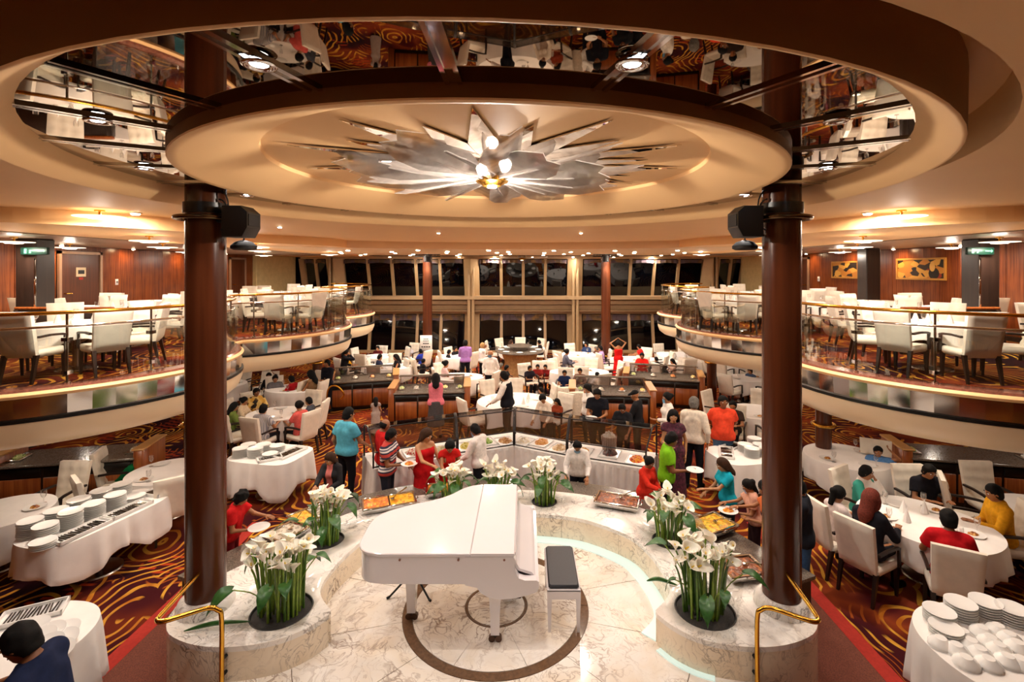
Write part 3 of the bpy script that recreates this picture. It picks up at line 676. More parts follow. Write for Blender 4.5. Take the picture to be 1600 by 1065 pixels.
# smaller star in the far recess
c2 = thing('chandelier', 'small star-shaped glass chandelier in the dark recess by the windows', 'chandelier', (.2, 22.4, CEIL2-.26))
MB().lathe([(.02, .23), (.16, .23), (.18, .14), (.1, .08), (.05, .06)], 20).obj('hub', brass, c2)
MB().lathe([(.06, .06), (.04, .045)], 12).obj('hub_lamp', lamp_plate, c2, 0)
for k in range(12):
    a = math.radians(k*30); b = MB(); b.prism([(.15*math.cos(a-.3), .15*math.sin(a-.3)), (1.5*math.cos(a-.12), 1.5*math.sin(a-.12)), (1.9*math.cos(a), 1.9*math.sin(a)), (1.5*math.cos(a+.12), 1.5*math.sin(a+.12)), (.15*math.cos(a+.3), .15*math.sin(a+.3))], .15+.02*(k % 2), .162+.02*(k % 2)); b.obj('glass_plate', pgm, c2, 0)
# ================================================================ SPEAKERS, SPOTS, CABLES
for s in (-1, 1):
    side = 'left' if s < 0 else 'right'
    t = thing('loudspeaker', 'black wedge loudspeaker clamped to the tall %s column' % side, 'speaker', (s*2.68, 5.16, 4.70)); t.scale = (.86,)*3
    o_ = [(-.10, -.17), (.14, -.17), (.20, -.06), (.20, .12), (.12, .19), (-.10, .19)]
    b = MB(); b.loft([[(-s*x*1.0, -.15, z) for x, z in o_], [(-s*x*1.0, -.13, z*1.04) for x, z in o_], [(-s*x*1.0, .13, z*1.04) for x, z in o_], [(-s*x*1.0, .15, z) for x, z in o_]]); b.obj('cabinet', black, t, 20)
    b = MB(); b.box(-s*.20-.008, -s*.20+.008, -.12, .12, -.04, .10); b.obj('grille', rubber, t)
    MB().tube([(s*.24, 0, .03), (s*.08, 0, .03)], .025, 8).obj('bracket', rubber, t)
    t = thing('stage_light', 'small black stage light hanging below the speaker on the %s column' % side, 'spotlight', (s*2.72, 5.35, 4.46))
    MB().lathe([(.03, .07), (.09, .05), (.13, .01), (.13, -.02), (.10, -.035)], 20).obj('hood', rubber, t)
    MB().tube([(0, 0, .06), (0, 0, .12), (s*.2, -.08, .12)], .012, 6).obj('arm', rubber, t)
    t = thing('spotlight', 'bright bluish spotlight on a dark truss at the head of the %s far column' % side, 'spotlight', (s*3.62-s*.05, 19.66, 4.50))
    MB().lathe([(.05, .26), (.12, .22), (.13, .02), (.15, 0)], 18, None, False).obj('housing', rubber, t)
    MB().lathe([(.12, .03), (.11, .02)], 16).obj('lens', lamp_cool, t, 0)
    lamp('spotlight_bulb', 'SPOT', (0, 0, -.02), 90, COOL, t, .08, 100)
    b = MB()
    for dz in (.22, .30): b.tube([(-.5, .14, dz), (.5, .14, dz)], .018, 6)
    for i in range(8): b.tube([(-.5+i*.125, .14, .22), (-.4375+i*.125, .14, .30)], .008, 5)
    b.obj('truss', rubber, t)
# ================================================================ ART
def picture(y0, y1, z0, z1, label, seed):
    X = 11.25; t = thing('picture', label, 'picture', (X, (y0+y1)/2, (z0+z1)/2)); w, h = (y1-y0)/2, (z1-z0)/2
    b = MB()
    for a in ((-w, w, -h, -h+.05), (-w, w, h-.05, h), (-w, -w+.05, -h+.05, h-.05), (w-.05, w, -h+.05, h-.05)): b.box(-.04, 0, a[0], a[1], a[2], a[3])
    b.obj('frame', M('picture_gilt', 'C08A3C', .35, .1), t)
    q = NT('painted_panel_%d' % seed); co = q.coord(); v = q.n('ShaderNodeTexVoronoi', ins={'Vector': q.n('ShaderNodeMapping', ins={0: co, 1: (seed, seed*.3, 0), 3: (1, 2.4, 4.5)}).outputs[0], 'Scale': 1.6})
    q.set(color=q.ramp(v.outputs['Color'], [(.0, srgb('1C120C')), (.3, srgb('C08030')), (.45, srgb('2A1A10')), (.62, srgb('D8A448')), (.78, srgb('8A2A18')), (.88, srgb('17100C'))], 'CONSTANT'), rough=.4)
    MB().box(-.02, 0, -w+.05, w-.05, -h+.05, h-.05).obj('canvas', q.m, t, 0)
    if seed == 4:          # dark figure with a pale face on the nearer end
        b = MB(); b.prism([(-w*.55+.17*math.cos(a), -.12+.16*math.sin(a)) for a in [2*PI*i/14 for i in range(14)]], -.024, -.02)
        b.v = [(z, x, y) for x, y, z in b.v]; b.obj('figure', M('art_black', '17100C', .5), t, 0)
        b = MB(); b.prism([(-w*.5+.09*math.cos(a), .06+.13*math.sin(a)) for a in [2*PI*i/14 for i in range(14)]], -.028, -.024)
        b.v = [(z, x, y) for x, y, z in b.v]; b.obj('face_shape', M('art_ochre', 'DCAE5C', .5), t, 0)
picture(12.75, 14.45, 3.92, 4.52, 'long gilt-framed picture of dark and ochre shapes with a pale face', 4)
picture(16.1, 17.5, 3.90, 4.48, 'smaller gilt-framed picture of brown shapes, nearer the far door', 9)
for s, y, l in ((-1, 14.0, 'white wall intercom beside the left wood door'), (1, 18.3, 'small white wall switch near the right far door')):
    t = thing('wall_switch', l, 'switch', (s*11.258, y, FLOOR2+1.25)); MB().rbox(-.03, .0, -.06, .06, -.09, .09, .01).obj('plate', porcelain, t); MB().rbox(-.035, .035, -.02, .02, -.03, .03, .005).obj('button', M('grey_plastic', '8A8A88', .4), t)
    if s > 0: t.rotation_euler.z = 0
# ================================================================ PIANO
z0 = STAGE
pn = thing('grand_piano', 'white lacquered grand piano with closed lid on the marble stage', 'piano', (-.45, 5.8, z0))
PO = (-.45, 5.8)
prof = [(.21, 5.05), (-.5, 5.05), (-1.12, 5.05), (-1.30, 5.09), (-1.40, 5.22), (-1.42, 5.45), (-1.42, 5.68), (-1.34, 5.87), (-1.1, 6.05), (-.82, 6.19), (-.62, 6.34), (-.48, 6.52), (-.36, 6.61), (-.15, 6.64), (.21, 6.64)]
curve = [(x-PO[0], y-PO[1]) for x, y in [prof[0], prof[1]]+[tuple(v[:2]) for v in catmull([(x, y, 0) for x, y in prof[2:13]], 5)]+prof[13:]]
b = MB(); ci = inset(curve, -.012)
b.loft([[(x, y, .665) for x, y in ci], [(x, y, .672) for x, y in curve], [(x, y, .955) for x, y in curve], [(x, y, .96) for x, y in ci]]); b.obj('case', piano_white, pn, 35)
lid = inset(curve, .018); xs = -.23-PO[0]
back = [p for p in lid if p[0] < xs-.01]
ymin, ymax = min(p[1] for p in lid), max(p[1] for p in lid)
def slab(outl, za, zb_, nm_):
    i1 = inset(outl, -.008); i1 = i1 if abs(sum(i1[k-1][0]*i1[k][1]-i1[k][0]*i1[k-1][1] for k in range(len(i1)))) < abs(sum(outl[k-1][0]*outl[k][1]-outl[k][0]*outl[k-1][1] for k in range(len(outl)))) else inset(outl, .008)
    b = MB(); b.loft([[(x, y, za) for x, y in outl], [(x, y, zb_-.006) for x, y in outl], [(x, y, zb_) for x, y in i1]]); return b.obj(nm_, piano_white, pn, 35)
slab([(xs-.003, ymin)]+back+[(xs-.003, ymax)], .963, .992, 'lid')
slab([(xs+.003, ymin), (.225-PO[0], ymin), (.225-PO[0], ymax), (xs+.003, ymax)], .963, .992, 'lid_flap')
def xz(pts, ya, yb, nm_, mat=piano_white, sm_=30):
    b = MB(); b.loft([[(x-PO[0], ya-PO[1], z) for x, z in pts], [(x-PO[0], yb-PO[1], z) for x, z in pts]]); return b.obj(nm_, mat, pn, sm_)
cheek = [(-.28, .665), (-.16, .64), (-.12, .585), (-.05, .545), (.08, .52), (.24, .535), (.38, .57), (.46, .60), (.475, .64), (.475, .70), (.45, .715), (.33, .715), (.27, .735), (.235, .79), (.225, .86), (.235, .92), (.215, .955), (-.28, .955)]
xz(cheek, 5.040, 5.13, 'cheek'); xz(cheek, 6.56, 6.65, 'cheek')
xz([(-.2, .60), (.46, .60), (.46, .665), (-.2, .665)], 5.13, 6.56, 'keybed')
xz([(.46, .60), (.475, .64), (.475, .69), (.44, .70), (.44, .60)], 5.13, 6.56, 'key_slip')
xz([(.43, .69), (.44, .70), (.40, .745), (.28, .78), (.24, .84), (.235, .95), (.20, .95), (.20, .82), (.26, .76), (.38, .72)], 5.135, 6.555, 'fallboard', piano_white, 60)
for (x, y) in ((.02, 5.17), (.02, 6.52), (-.93, 5.5)):
    b = MB(); t_ = .03; lx, ly = x-PO[0], y-PO[1]; sq = lambda r, z: [(lx-r, ly-r, z), (lx+r, ly-r, z), (lx+r, ly+r, z), (lx-r, ly+r, z)]
    b.loft([sq(.045, .09), sq(.05, .3), sq(.062, .50), sq(.075, .53), sq(.08, .67)]); lg = b.obj('leg', piano_white, pn, 25)
    b = MB(); b.tube([(lx-.03, ly, .09), (lx-.03, ly, .05)], .02, 8); b.box(lx-.045, lx+.045, ly-.02, ly+.02, .07, .10)
    for dx in (-.035, .035): b.tube([(lx+dx, ly-.022, .035), (lx+dx, ly+.022, .035)], .035, 14)
    b.obj('caster', M('caster_brown', '5A4032', .35, metal=.5), lg)
b = MB(); lx, ly = .12-PO[0], 5.85-PO[1]
for dy in (-.12, .12): b.tube([(lx, ly+dy, .67), (lx, ly+dy*.8, .12)], .02, 8)
b.rbox(lx-.06, lx+.06, ly-.17, ly+.17, .06, .14, .015); lyr = b.obj('pedal_lyre', piano_white, pn)
for dy in (-.09, 0, .09): MB().rbox(lx+.05, lx+.17, ly+dy-.02, ly+dy+.02, .06, .085, .008).obj('pedal', M('dark_pedal', '3A2A20', .3, metal=.8), lyr)
b = MB()
for x in (-.95, -.35, .12): b.tube([(x-PO[0], 5.046-PO[1], .925), (x-PO[0], 5.036-PO[1], .925)], .012, 8)
b.obj('lid_screw', M('lid_screw_copper', '8A5A48', .4), pn)
bn = thing('piano_bench', 'white piano bench with black padded seat beside the keyboard', 'bench', (.75, 5.68, z0))
MB().rbox(-.165, .165, -.385, .385, .455, .50, .018).obj('cushion', M('charcoal_vinyl', '2A2A30', .45, .08, 30), bn)
b = MB(); b.box(-.18, .18, -.40, .40, .36, .455); b.rbox(-.18, .18, -.40, .40, .44, .462, .005); b.obj('frame', piano_white, bn)
for sx in (-1, 1):
    for sy in (-1, 1):
        b = MB(); lx, ly = sx*.155, sy*.375; b.loft([[(lx+u*r, ly+v*r, z) for u, v in ((-1, -1), (1, -1), (1, 1), (-1, 1))] for r, z in ((.016, 0), (.02, .2), (.025, .36))]); b.obj('leg', piano_white, bn, 20)
st = thing('tripod_stand', 'black tripod stand on the floor behind the piano tail leg', 'stand', (-1.02, 5.98, z0))
MB().tube([(0, 0, .10), (0, 0, .60)], .014, 8).obj('pole', black, st)
for a in (-150, -40, 90):
    c_, s_ = math.cos(math.radians(a)), math.sin(math.radians(a)); lg = MB().tube([(0, 0, .24), (.16*c_, .16*s_, .12), (.30*c_, .30*s_, .014)], .012, 8).obj('leg', black, st); MB().tube([(.29*c_, .29*s_, .02), (.325*c_, .325*s_, .014)], .014, 8).obj('rubber_foot', rubber, lg)
# ================================================================ HANDRAILS
for s in (-1, 1):
    side = 'left' if s < 0 else 'right'
    t = thing('handrail', 'brass handrail bent around the column end of the %s planter' % side, 'handrail', (0, 0, 0))
    path = catmull([(s*2.50, 4.60, .36), (s*2.50, 4.60, .95), (s*2.53, 4.585, 1.05), (s*2.60, 4.55, 1.09), (s*2.75, 4.46, 1.09), (s*2.88, 4.38, 1.09), (s*2.945, 4.39, 1.09), (s*2.965, 4.46, 1.09), (s*2.99, 4.7, 1.09), (s*3.02, 5.06, 1.09)], 5)
    MB().tube(path, .021, 12).obj('tube', brass, t, 60)
    for z in (.42, .57): MB().tube([(s*2.50, 4.60, z), (s*2.49, 4.69, z)], .016, 8).obj('bracket', rubber, t)
# ================================================================ LILIES
stem_m = M('lily_stem_green', '7E9A34', .4, .25, 20); stem_d = M('lily_stem_dark', '4C7024', .4, .25, 20)
leaf_m = M('lily_leaf_green', '35602A', .35, .35, 18); white_p = M('lily_white', 'F8F2E2', .5, .04, 10, sss=.1); yel = M('lily_spadix_yellow', 'E8C23A', .5)
soil_m = M('dark_pebbles', '2A2624', .7, .5, 60, .8); pot_m = M('planter_pot_black', '1C1A18', .5)
def bloom_mesh(op):
    b = MB(); rings = []; n = 14
    for k in range(7):
        v = k/6; r = .006+.05*op*v**1.6; ring = []
        for i in range(n):
            a = 2*PI*i/n; tip = max(0, math.cos(a))**3
            rr = r*(1+.25*tip*v); zz = .10*v+.045*tip*v**2-.018*(1-math.cos(a))*.5*v**2
            ring.append((rr*math.cos(a)+.025*tip*v**3, rr*math.sin(a), zz))
        rings.append(ring)
    b.loft(rings+[[(x*.93, y*.93, z+.001) for x, y, z in r] for r in rings[::-1]][0:6], None, False)
    b.mi = 1; b.tube([(0, 0, .03), (.004, 0, .085)], .007, 6)
    me = b.mesh('bloom', 60); me.materials.append(white_p); me.materials.append(yel); return me
BL = [bloom_mesh(o) for o in (.75, .95, 1.15)]
def leaf_mesh():
    b = MB(); R1, R2 = [], []; 
    pts = []
    for i in range(9):
        u = i/8; w = .09*(math.sin(PI*min(1, u*.92+.08))**.8)*(1 if u > .12 else .9); z = .05*math.sin(PI*u)-.10*u*u
        pts.append([(u*.30-.03, -w, z+.02), (u*.30, -w*.5, z+.004), (u*.30, 0, z-.008), (u*.30, w*.5, z+.004), (u*.30-.03, w, z+.02)])
    b.loft(pts, None, False, False); b.add([(x, y, z-.003) for r in pts for x, y, z in r], [(k*5+i+1, k*5+i, (k+1)*5+i, (k+1)*5+i+1) for k in range(8) for i in range(4)])
    me = b.mesh('leaf', 60); me.materials.append(leaf_m); return me
LF = leaf_mesh()
def lilies(i, x, y, r, n, nl, label, H=.55):
    rnd = random.Random(i*13+5)
    t = thing('lily_arrangement', label, 'flowers', (x, y, TOP), 0, 'calla lily planters')
    MB().lathe([(r-.004, -.29), (r-.004, -.005), (r-.014, -.002), (r-.02, -.03), (r-.025, -.28)], 36, None, False).obj('pot', pot_m, t)
    b = MB(); nn = 14; ring = []
    for k in range(6):
        rr = (r-.02)*(1-k/6); ring.append([(rr*math.cos(2*PI*j/24), rr*math.sin(2*PI*j/24), -.035+.014*rnd.random()) for j in range(24)])
    b.loft(ring, None, True); so = b.obj('pebbles', soil_m, t, 60); so['kind'] = 'stuff'
    for k in range(n):
        a = rnd.random()*2*PI; q = math.sqrt(rnd.random())*r*.72; bx, by = q*math.cos(a), q*math.sin(a)*.8
        h = H*(.75+.38*rnd.random()); sp = 1.15+.35*rnd.random(); dx, dy = rnd.uniform(-.05, .05), rnd.uniform(-.05, .05)
        tip = Vector((bx*sp+dx, by*sp+dy, h)); p = [(bx, by, -.03), (bx+(tip.x-bx)*.2, by+(tip.y-by)*.2, h*.4), (bx+(tip.x-bx)*.6, by+(tip.y-by)*.6, h*.8), tuple(tip)]
        sm_ = MB().tube(catmull(p, 3), [.0125]*6+[.010]*4, 6).obj('stem', stem_d if rnd.random() < .45 else stem_m, t, 60)
        o = mk('bloom', BL[k % 3], [white_p, yel], sm_, tip-Vector((0, 0, .005)))
        sc_ = rnd.uniform(.7, 1.12); o.scale = (sc_,)*3; o.rotation_euler = (rnd.uniform(-.5, .8), rnd.uniform(-.2, .9), rnd.uniform(0, 6.28))
    for k in range(nl):
        a = 2*PI*k/nl+rnd.uniform(-.4, .4); q = r*.6; h = H*rnd.uniform(.5, .95); out = r*rnd.uniform(.9, 1.5)
        p0 = Vector((q*math.cos(a)*.6, q*math.sin(a)*.6, -.03)); p1 = Vector((out*math.cos(a), out*math.sin(a), h))
        stl = MB().tube(catmull([p0, p0.lerp(p1, .4)+Vector((0, 0, .12)), p1], 4), .006, 5).obj('leaf_stalk', stem_m, t, 60)
        o = mk('leaf', LF, leaf_m, stl, p1); sc_ = rnd.uniform(.5, .85); o.scale = (sc_,)*3; o.rotation_euler = (rnd.uniform(-.4, .4), rnd.uniform(-.2, .7), a+rnd.uniform(-.5, .5))
lbl = ['tall white calla lilies in the front planter hole beside the right column', 'tall white calla lilies in the front planter hole beside the left column', 'white calla lilies in the right planter hole near the orange food tray', 'white calla lilies in the left planter hole behind the red-shirted person', 'white calla lilies in a single planter hole behind the piano bench', 'white calla lilies directly behind the piano lid', 'bushy white calla lilies behind the piano, nearest the woman in red']
cnt = [(44, 6, .60), (46, 7, .58), (28, 9, .52), (28, 9, .55), (26, 9, .50), (26, 9, .46), (32, 11, .46)]
for i, ((x, y, r), l, (n, nl, H)) in enumerate(zip(POTS, lbl, cnt)): lilies(i, x, y, r, n, nl, l, H)
# long fallen leaf blades on the marble
for s, pts, l in ((-1, [(-2.45, 4.98, .66), (-2.75, 4.9, .70), (-3.02, 4.84, .665)], 'long green leaf blade lying across the left planter end'), (1, [(2.05, 5.55, .66), (1.85, 5.6, .70), (1.72, 5.62, .665)], 'short green leaf blade lying on the right planter end')):
    b = MB(); c_ = catmull(pts, 5); n_ = len(c_); rr = [.004+.018*math.sin(PI*i/(n_-1)) for i in range(n_)]
    b.tube(c_, rr, 6); tag(b.obj('leaf_blade', leaf_m), l, 'leaf')
# ================================================================ PEOPLE
def snet(F, lo, h):
    nx, ny, nz = F.shape; S_ = F < 0
    cor = [(i, j, k) for i in (0, 1) for j in (0, 1) for k in (0, 1)]
    C = [F[i:nx-1+i, j:ny-1+j, k:nz-1+k] for i, j, k in cor]
    ns = sum((c < 0).astype(np.int8) for c in C); act = (ns > 0) & (ns < 8)
    ii = np.argwhere(act)
    if len(ii) == 0: return np.zeros((0, 3)), []
    idx = -np.ones(act.shape, int); idx[act] = np.arange(len(ii))
    pos = np.zeros((len(ii), 3)); cnt = np.zeros(len(ii)); V = [c[act] for c in C]
    for a in range(8):
        for b_ in range(a+1, 8):
            if sum(abs(cor[a][q]-cor[b_][q]) for q in range(3)) != 1: continue
            fa, fb = V[a], V[b_]; m = (fa < 0) != (fb < 0); t = np.where(m, fa/np.where(m, fa-fb, 1), 0)
            pa, pb = np.array(cor[a], float), np.array(cor[b_], float)
            pos += m[:, None]*(pa+t[:, None]*(pb-pa)); cnt += m
    verts = lo+h*(ii+pos/cnt[:, None]); quads = []
    for ax in range(3):
        sl = [slice(None)]*3; sl2 = [slice(None)]*3; sl[ax] = slice(0, -1); sl2[ax] = slice(1, None)
        a, b_ = S_[tuple(sl)], S_[tuple(sl2)]; e = np.argwhere(a != b_)
        o1, o2 = [q for q in range(3) if q != ax]
        ok = (e[:, o1] > 0) & (e[:, o2] > 0) & (e[:, o1] < F.shape[o1]-1) & (e[:, o2] < F.shape[o2]-1); e = e[ok]
        def cell(d1, d2):
            c = e.copy(); c[:, o1] -= d1; c[:, o2] -= d2; return idx[c[:, 0], c[:, 1], c[:, 2]]
        q = np.stack([cell(1, 1), cell(0, 1), cell(0, 0), cell(1, 0)], 1)
        fl = a[e[:, 0], e[:, 1], e[:, 2]]
        if ax == 1: fl = ~fl
        q[~fl] = q[~fl][:, ::-1]; quads.append(q)
    return verts, np.concatenate(quads).tolist()
def dseg(P, a, b, ra, rb):
    a = np.asarray(a, np.float32); b = np.asarray(b, np.float32); ab = b-a; L = float(ab @ ab)
    t = np.clip(((P-a) @ ab)/max(L, 1e-9), 0, 1); return np.linalg.norm(P-a-t[:, None]*ab, axis=1)-(ra+(rb-ra)*t)
def smin(a, b, k):
    h = np.clip(.5+.5*(b-a)/k, 0, 1); return b+(a-b)*h-k*h*(1-h)
def union(P, bones, infl=0, k=.03):
    d = None
    for a, b, ra, rb in bones:
        q = dseg(P, a, b, ra+infl, rb+infl); d = q if d is None else smin(d, q, k)
    return d
def net(bones, h, infl=0, k=.03, clips=(), extra=None):
    pts = np.array([p for a, b, ra, rb in bones for p in (a, b)]); mr = max(max(ra, rb) for a, b, ra, rb in bones)+infl+.02
    lo = pts.min(0)-mr-h; hi = pts.max(0)+mr+h
    n = np.ceil((hi-lo)/h).astype(int)+1
    g = np.stack(np.meshgrid(*[lo[q]+h*np.arange(n[q]) for q in range(3)], indexing='ij'), -1).reshape(-1, 3).astype(np.float32)
    F = union(g, bones, infl, k)
    for p, nn in clips: F = np.maximum(F, (g-np.asarray(p, np.float32)) @ np.asarray(nn, np.float32))
    if extra is not None: F = extra(g, F)
    return snet(F.reshape(n).astype(float), lo, h)
def vmesh(name, v, f, mat):
    me = bpy.data.meshes.new(name); me.from_pydata([tuple(x) for x in v], [], f)
    me.polygons.foreach_set('use_smooth', [True]*len(me.polygons)); me.materials.append(mat); me.update(); return me
def ik(a, t, l1, l2, hint):
    a, t = np.array(a, float), np.array(t, float); d = t-a; L = np.linalg.norm(d); mx = (l1+l2)*.985
    if L > mx: t = a+d/L*mx; d = t-a; L = mx
    x = (l1*l1-l2*l2+L*L)/(2*L); hh = math.sqrt(max(l1*l1-x*x, 0)); u = d/L; hv = np.array(hint, float); hv -= u*(hv @ u); hv /= np.linalg.norm(hv)
    return a+u*x+hv*hh, t
skin_base = M('skin', 'A87048', .5, .04, 9, sss=.05)
PCACHE = {}
def person_meshes(pose, sex, lean, arms, hair, top, bottom, heavy, h, look):
    key = (pose, sex, lean, arms, hair, top, bottom, heavy, h, look)
    if key in PCACHE: return PCACHE[key]
    sit = pose == 'sit'; f_ = sex == 'f'; H = np.array
    hz = .57 if sit else .93; hip = H((0, 0, hz)); sl, cl = math.sin(lean), math.cos(lean); u = H((0, sl, cl)); fw = H((0, cl, -sl))
    at_ = lambda x, y, z: hip+H((x, 0, 0))+fw*y+u*z
    w = heavy; sw = .150 if f_ else .172
    chest, neck = at_(0, -.005, .32), at_(0, -.02, .52)
    pit, yaw = look
    hu = H((0, math.sin(lean*.6+pit), math.cos(lean*.6+pit))); hf = H((0, math.cos(lean*.6+pit), -math.sin(lean*.6+pit))); hr = H((1., 0, 0))
    cy, sy = math.cos(yaw), math.sin(yaw); hf, hr = hf*cy-hr*sy, hr*cy+hf*sy
    hc = neck+hu*.135+hf*.02
    bw = .088*w if f_ else .098*w
    torso = [(at_(-.075, 0, .0), at_(.075, 0, .0), .115*w, .115*w), (at_(-.045, .005*w, .05), at_(-.065, 0, .34), bw, bw+.005), (at_(.045, .005*w, .05), at_(.065, 0, .34), bw, bw+.005),
             (at_(-sw+.035, -.01, .44), at_(-.03, -.015, .475), .055, .06), (at_(sw-.035, -.01, .44), at_(.03, -.015, .475), .055, .06), (at_(0, -.02, .40), at_(0, -.02, .52), .09, .052)]
    if w > 1.1: torso.append((at_(0, .05, .10), at_(0, .04, .2), .115*w, .10*w))
    if f_: torso += [(at_(-.065, .065, .335), at_(-.065, .07, .33), .06, .06), (at_(.065, .065, .335), at_(.065, .07, .33), .06, .06)]
    sh = {s: at_(s*sw, -.01, .435) for s in (-1, 1)}
    tg = {'down': lambda s: sh[s]+H((s*.07, .03, -.5)), 'hold': lambda s: at_(s*.09, .31, .17), 'reach': lambda s: sh[s]+H((-s*.05, .46, -.20)), 'low': lambda s: sh[s]+H((s*.05, .30, -.40)),
          'table': lambda s: H((s*.15, .40, .80)), 'mouth': lambda s: hc+H((s*.05, .11, -.09)), 'back': lambda s: at_(s*.06, -.17, .06), 'cross': lambda s: at_(-s*.12, .17, .23), 'up': lambda s: sh[s]+H((s*.06, .20, .30)), 'lap': lambda s: at_(s*.10, .22, .06), 'hair': lambda s: hc+H((s*.13, .02, .12))}
    limb = {}; armb = {}
    for s, mode in ((-1, arms[0]), (1, arms[1])):
        hint = (s*.5, -.6, -.6) if mode not in ('up', 'hair') else (s*1., .1, -.3)
        el, wr = ik(sh[s], tg[mode](s), .285, .25, hint); armb[s] = (el, wr)
        ar = .85 if f_ else 1
        limb[s] = [(sh[s], el, .052*ar, .041*ar), (el, wr, .041*ar, .027)]
    hips = {s: hip+H((s*.085, 0, -.02)) for s in (-1, 1)}
    if sit: kn = {s: H((s*.11, .41, .54)) for s in (-1, 1)}; an = {s: H((s*.12, .40, .09)) for s in (-1, 1)}
    else: kn = {s: H((s*.10, .03 if s > 0 else .0, .50)) for s in (-1, 1)}; an = {s: H((s*.115, -.02 if s > 0 else -.05, .09)) for s in (-1, 1)}
    toe = {s: an[s]+H((s*.02, .14, -.055)) for s in (-1, 1)}
    legs = {s: [(hips[s], kn[s], .088*min(w, 1.1), .058), (kn[s], an[s], .056, .036)] for s in (-1, 1)}
    feet = {s: [(an[s]+H((0, -.02, -.04)), toe[s], .040, .034)] for s in (-1, 1)}
    head = [(hc+hu*.018-hf*.012, hc+hu*.02-hf*.005, .092, .090), (hc+hf*.022-hu*.02, hc+hf*.042-hu*.085, .074, .043)]
    feat = [(hc+hf*.088-hu*.004, hc+hf*.104-hu*.03, .010, .015), (hc+hr*.088-hu*.012, hc+hr*.09-hu*.03-hf*.005, .018, .012), (hc-hr*.088-hu*.012, hc-hr*.09-hu*.03-hf*.005, .018, .012), (hc+hf*.075-hu*.06, hc+hf*.078-hu*.06, .022, .022)]
    neckb = [(neck-u*.03, hc-hu*.03, .052, .05)]
    body = torso+limb[-1]+limb[1]+legs[-1]+legs[1]+feet[-1]+feet[1]+neckb+head+feat
    R = {}
    v, f = net(body, h, -.004, .022)
    v = [tuple(x) for x in v]; f = [tuple(x) for x in f]
    # hands
    hb = MB()
    for s in (-1, 1):
        el, wr = armb[s]; d = Vector(wr-el).normalized(); mode = arms[0 if s < 0 else 1]
        n_ = Vector((0, 0, -1)) if mode in ('table', 'reach', 'low', 'mouth') else (Vector((-s, .1, 0)) if mode in ('down', 'back', 'cross', 'lap') else Vector((0, .2, 1)))
        n_ = (n_-d*n_.dot(d)).normalized(); sd = d.cross(n_)*s; wv = Vector(wr); sc = .9 if f_ else 1
        P = lambda a, b_, c_: wv+(d*a+sd*b_+n_*c_)*sc
        hb.loft([[P(-.01, y, z) for y, z in ((-.022, -.014), (.022, -.014), (.022, .012), (-.022, .012))], [P(.04, y, z) for y, z in ((-.036, -.014), (.036, -.014), (.036, .010), (-.036, .010))], [P(.088, y, z) for y, z in ((-.036, -.010), (.036, -.010), (.036, .008), (-.036, .008))]])
        cu = .5 if mode in ('hold', 'reach', 'mouth', 'up') else .25
        for q, (y, L) in enumerate(((-.029, .062), (-.010, .074), (.010, .080), (.028, .070))):
            hb.tube([P(.078, y, 0), P(.088+L*.5, y*1.12, L*.25*cu), P(.088+L*.8, y*1.15, L*.6*cu), P(.088+L*(1-.25*cu), y*1.15, L*1.05*cu)], [.0105, .0098, .009, .007], 5)
        hb.tube([P(.015, .030, 0), P(.045, .056, .008), P(.075, .062, .022)], [.014, .011, .008], 5)
    o = len(v); v += hb.v; f += [tuple(i+o for i in q) for q in hb.f]
    R['body'] = vmesh('body', v, f, skin_base)
    # ---- clothes
    sleeve = {'tee': .62, 'polo': .62, 'long': 2, 'sleeveless': .12, 'dress': .3, 'gown': .05, 'vest': 2, 'kurta': 2}[top]
    tb = list(torso); ex = []
    for s in (-1, 1):
        a, b_, ra, rb = limb[s][0]
        if sleeve >= 1: tb += [limb[s][0]]
        elif sleeve > .2: e = a+(b_-a)*sleeve; tb.append((a, e, ra+.006, ra+.008))
    cloth_clip = [(neck+u*.005, u)]
    hem = {'tee': -.06, 'polo': -.06, 'long': -.07, 'vest': -.05, 'sleeveless': -.05, 'dress': 0, 'gown': 0, 'kurta': -.1}[top]
    if sit or top not in ('dress', 'gown', 'kurta'): cloth_clip.append((hip+u*hem, -u))
    if top in ('dress', 'gown', 'kurta') and not sit:
        lo = .10 if top in ('dress', 'gown') else .5
        tb += [(hip+H((0, 0, 0)), H((0, .0, lo+.02)), .15*w, .23 if lo < .3 else .2)]; cloth_clip.append((H((0, 0, lo)), H((0, 0, -1))))
    elif top in ('dress', 'gown', 'kurta'): tb += [(hips[-1], kn[-1], .10, .085), (hips[1], kn[1], .10, .085), (hip+H((0, .2, -.02)), hip+H((0, .38, -.03)), .09, .08)]; cloth_clip = cloth_clip[:1]
    if top == 'gown': cloth_clip[0] = (at_(0, 0, .40), u)
    tb2 = tb
    def sl_extra(g, F):
        if .2 < sleeve < 1:
            for s in (-1, 1):
                a, b_, ra, rb = limb[s][0]; e = a+(b_-a)*sleeve; dr = (b_-a)/np.linalg.norm(b_-a)
                near = dseg(g, a+(b_-a)*.3, b_, .09, .09) < 0; F = np.where(near, np.maximum(F, (g-e.astype(np.float32)) @ dr.astype(np.float32)), F)
        return F
    v, f = net(tb2, h, .021, .03, cloth_clip, sl_extra)
    if sleeve >= 1:
        for s in (-1, 1):
            v2, f2 = net([(limb[s][0][0], limb[s][0][1], limb[s][0][2]+.004, limb[s][0][3]+.002)]+[(limb[s][1][0], limb[s][1][0]+(limb[s][1][1]-limb[s][1][0])*.9, .041, .031)], h, .012, .02, [(limb[s][1][0]+(limb[s][1][1]-limb[s][1][0])*.9, limb[s][1][1]-limb[s][1][0])])
            o = len(v); v = np.concatenate([v, v2]); f = f+[[i+o for i in q] for q in f2]
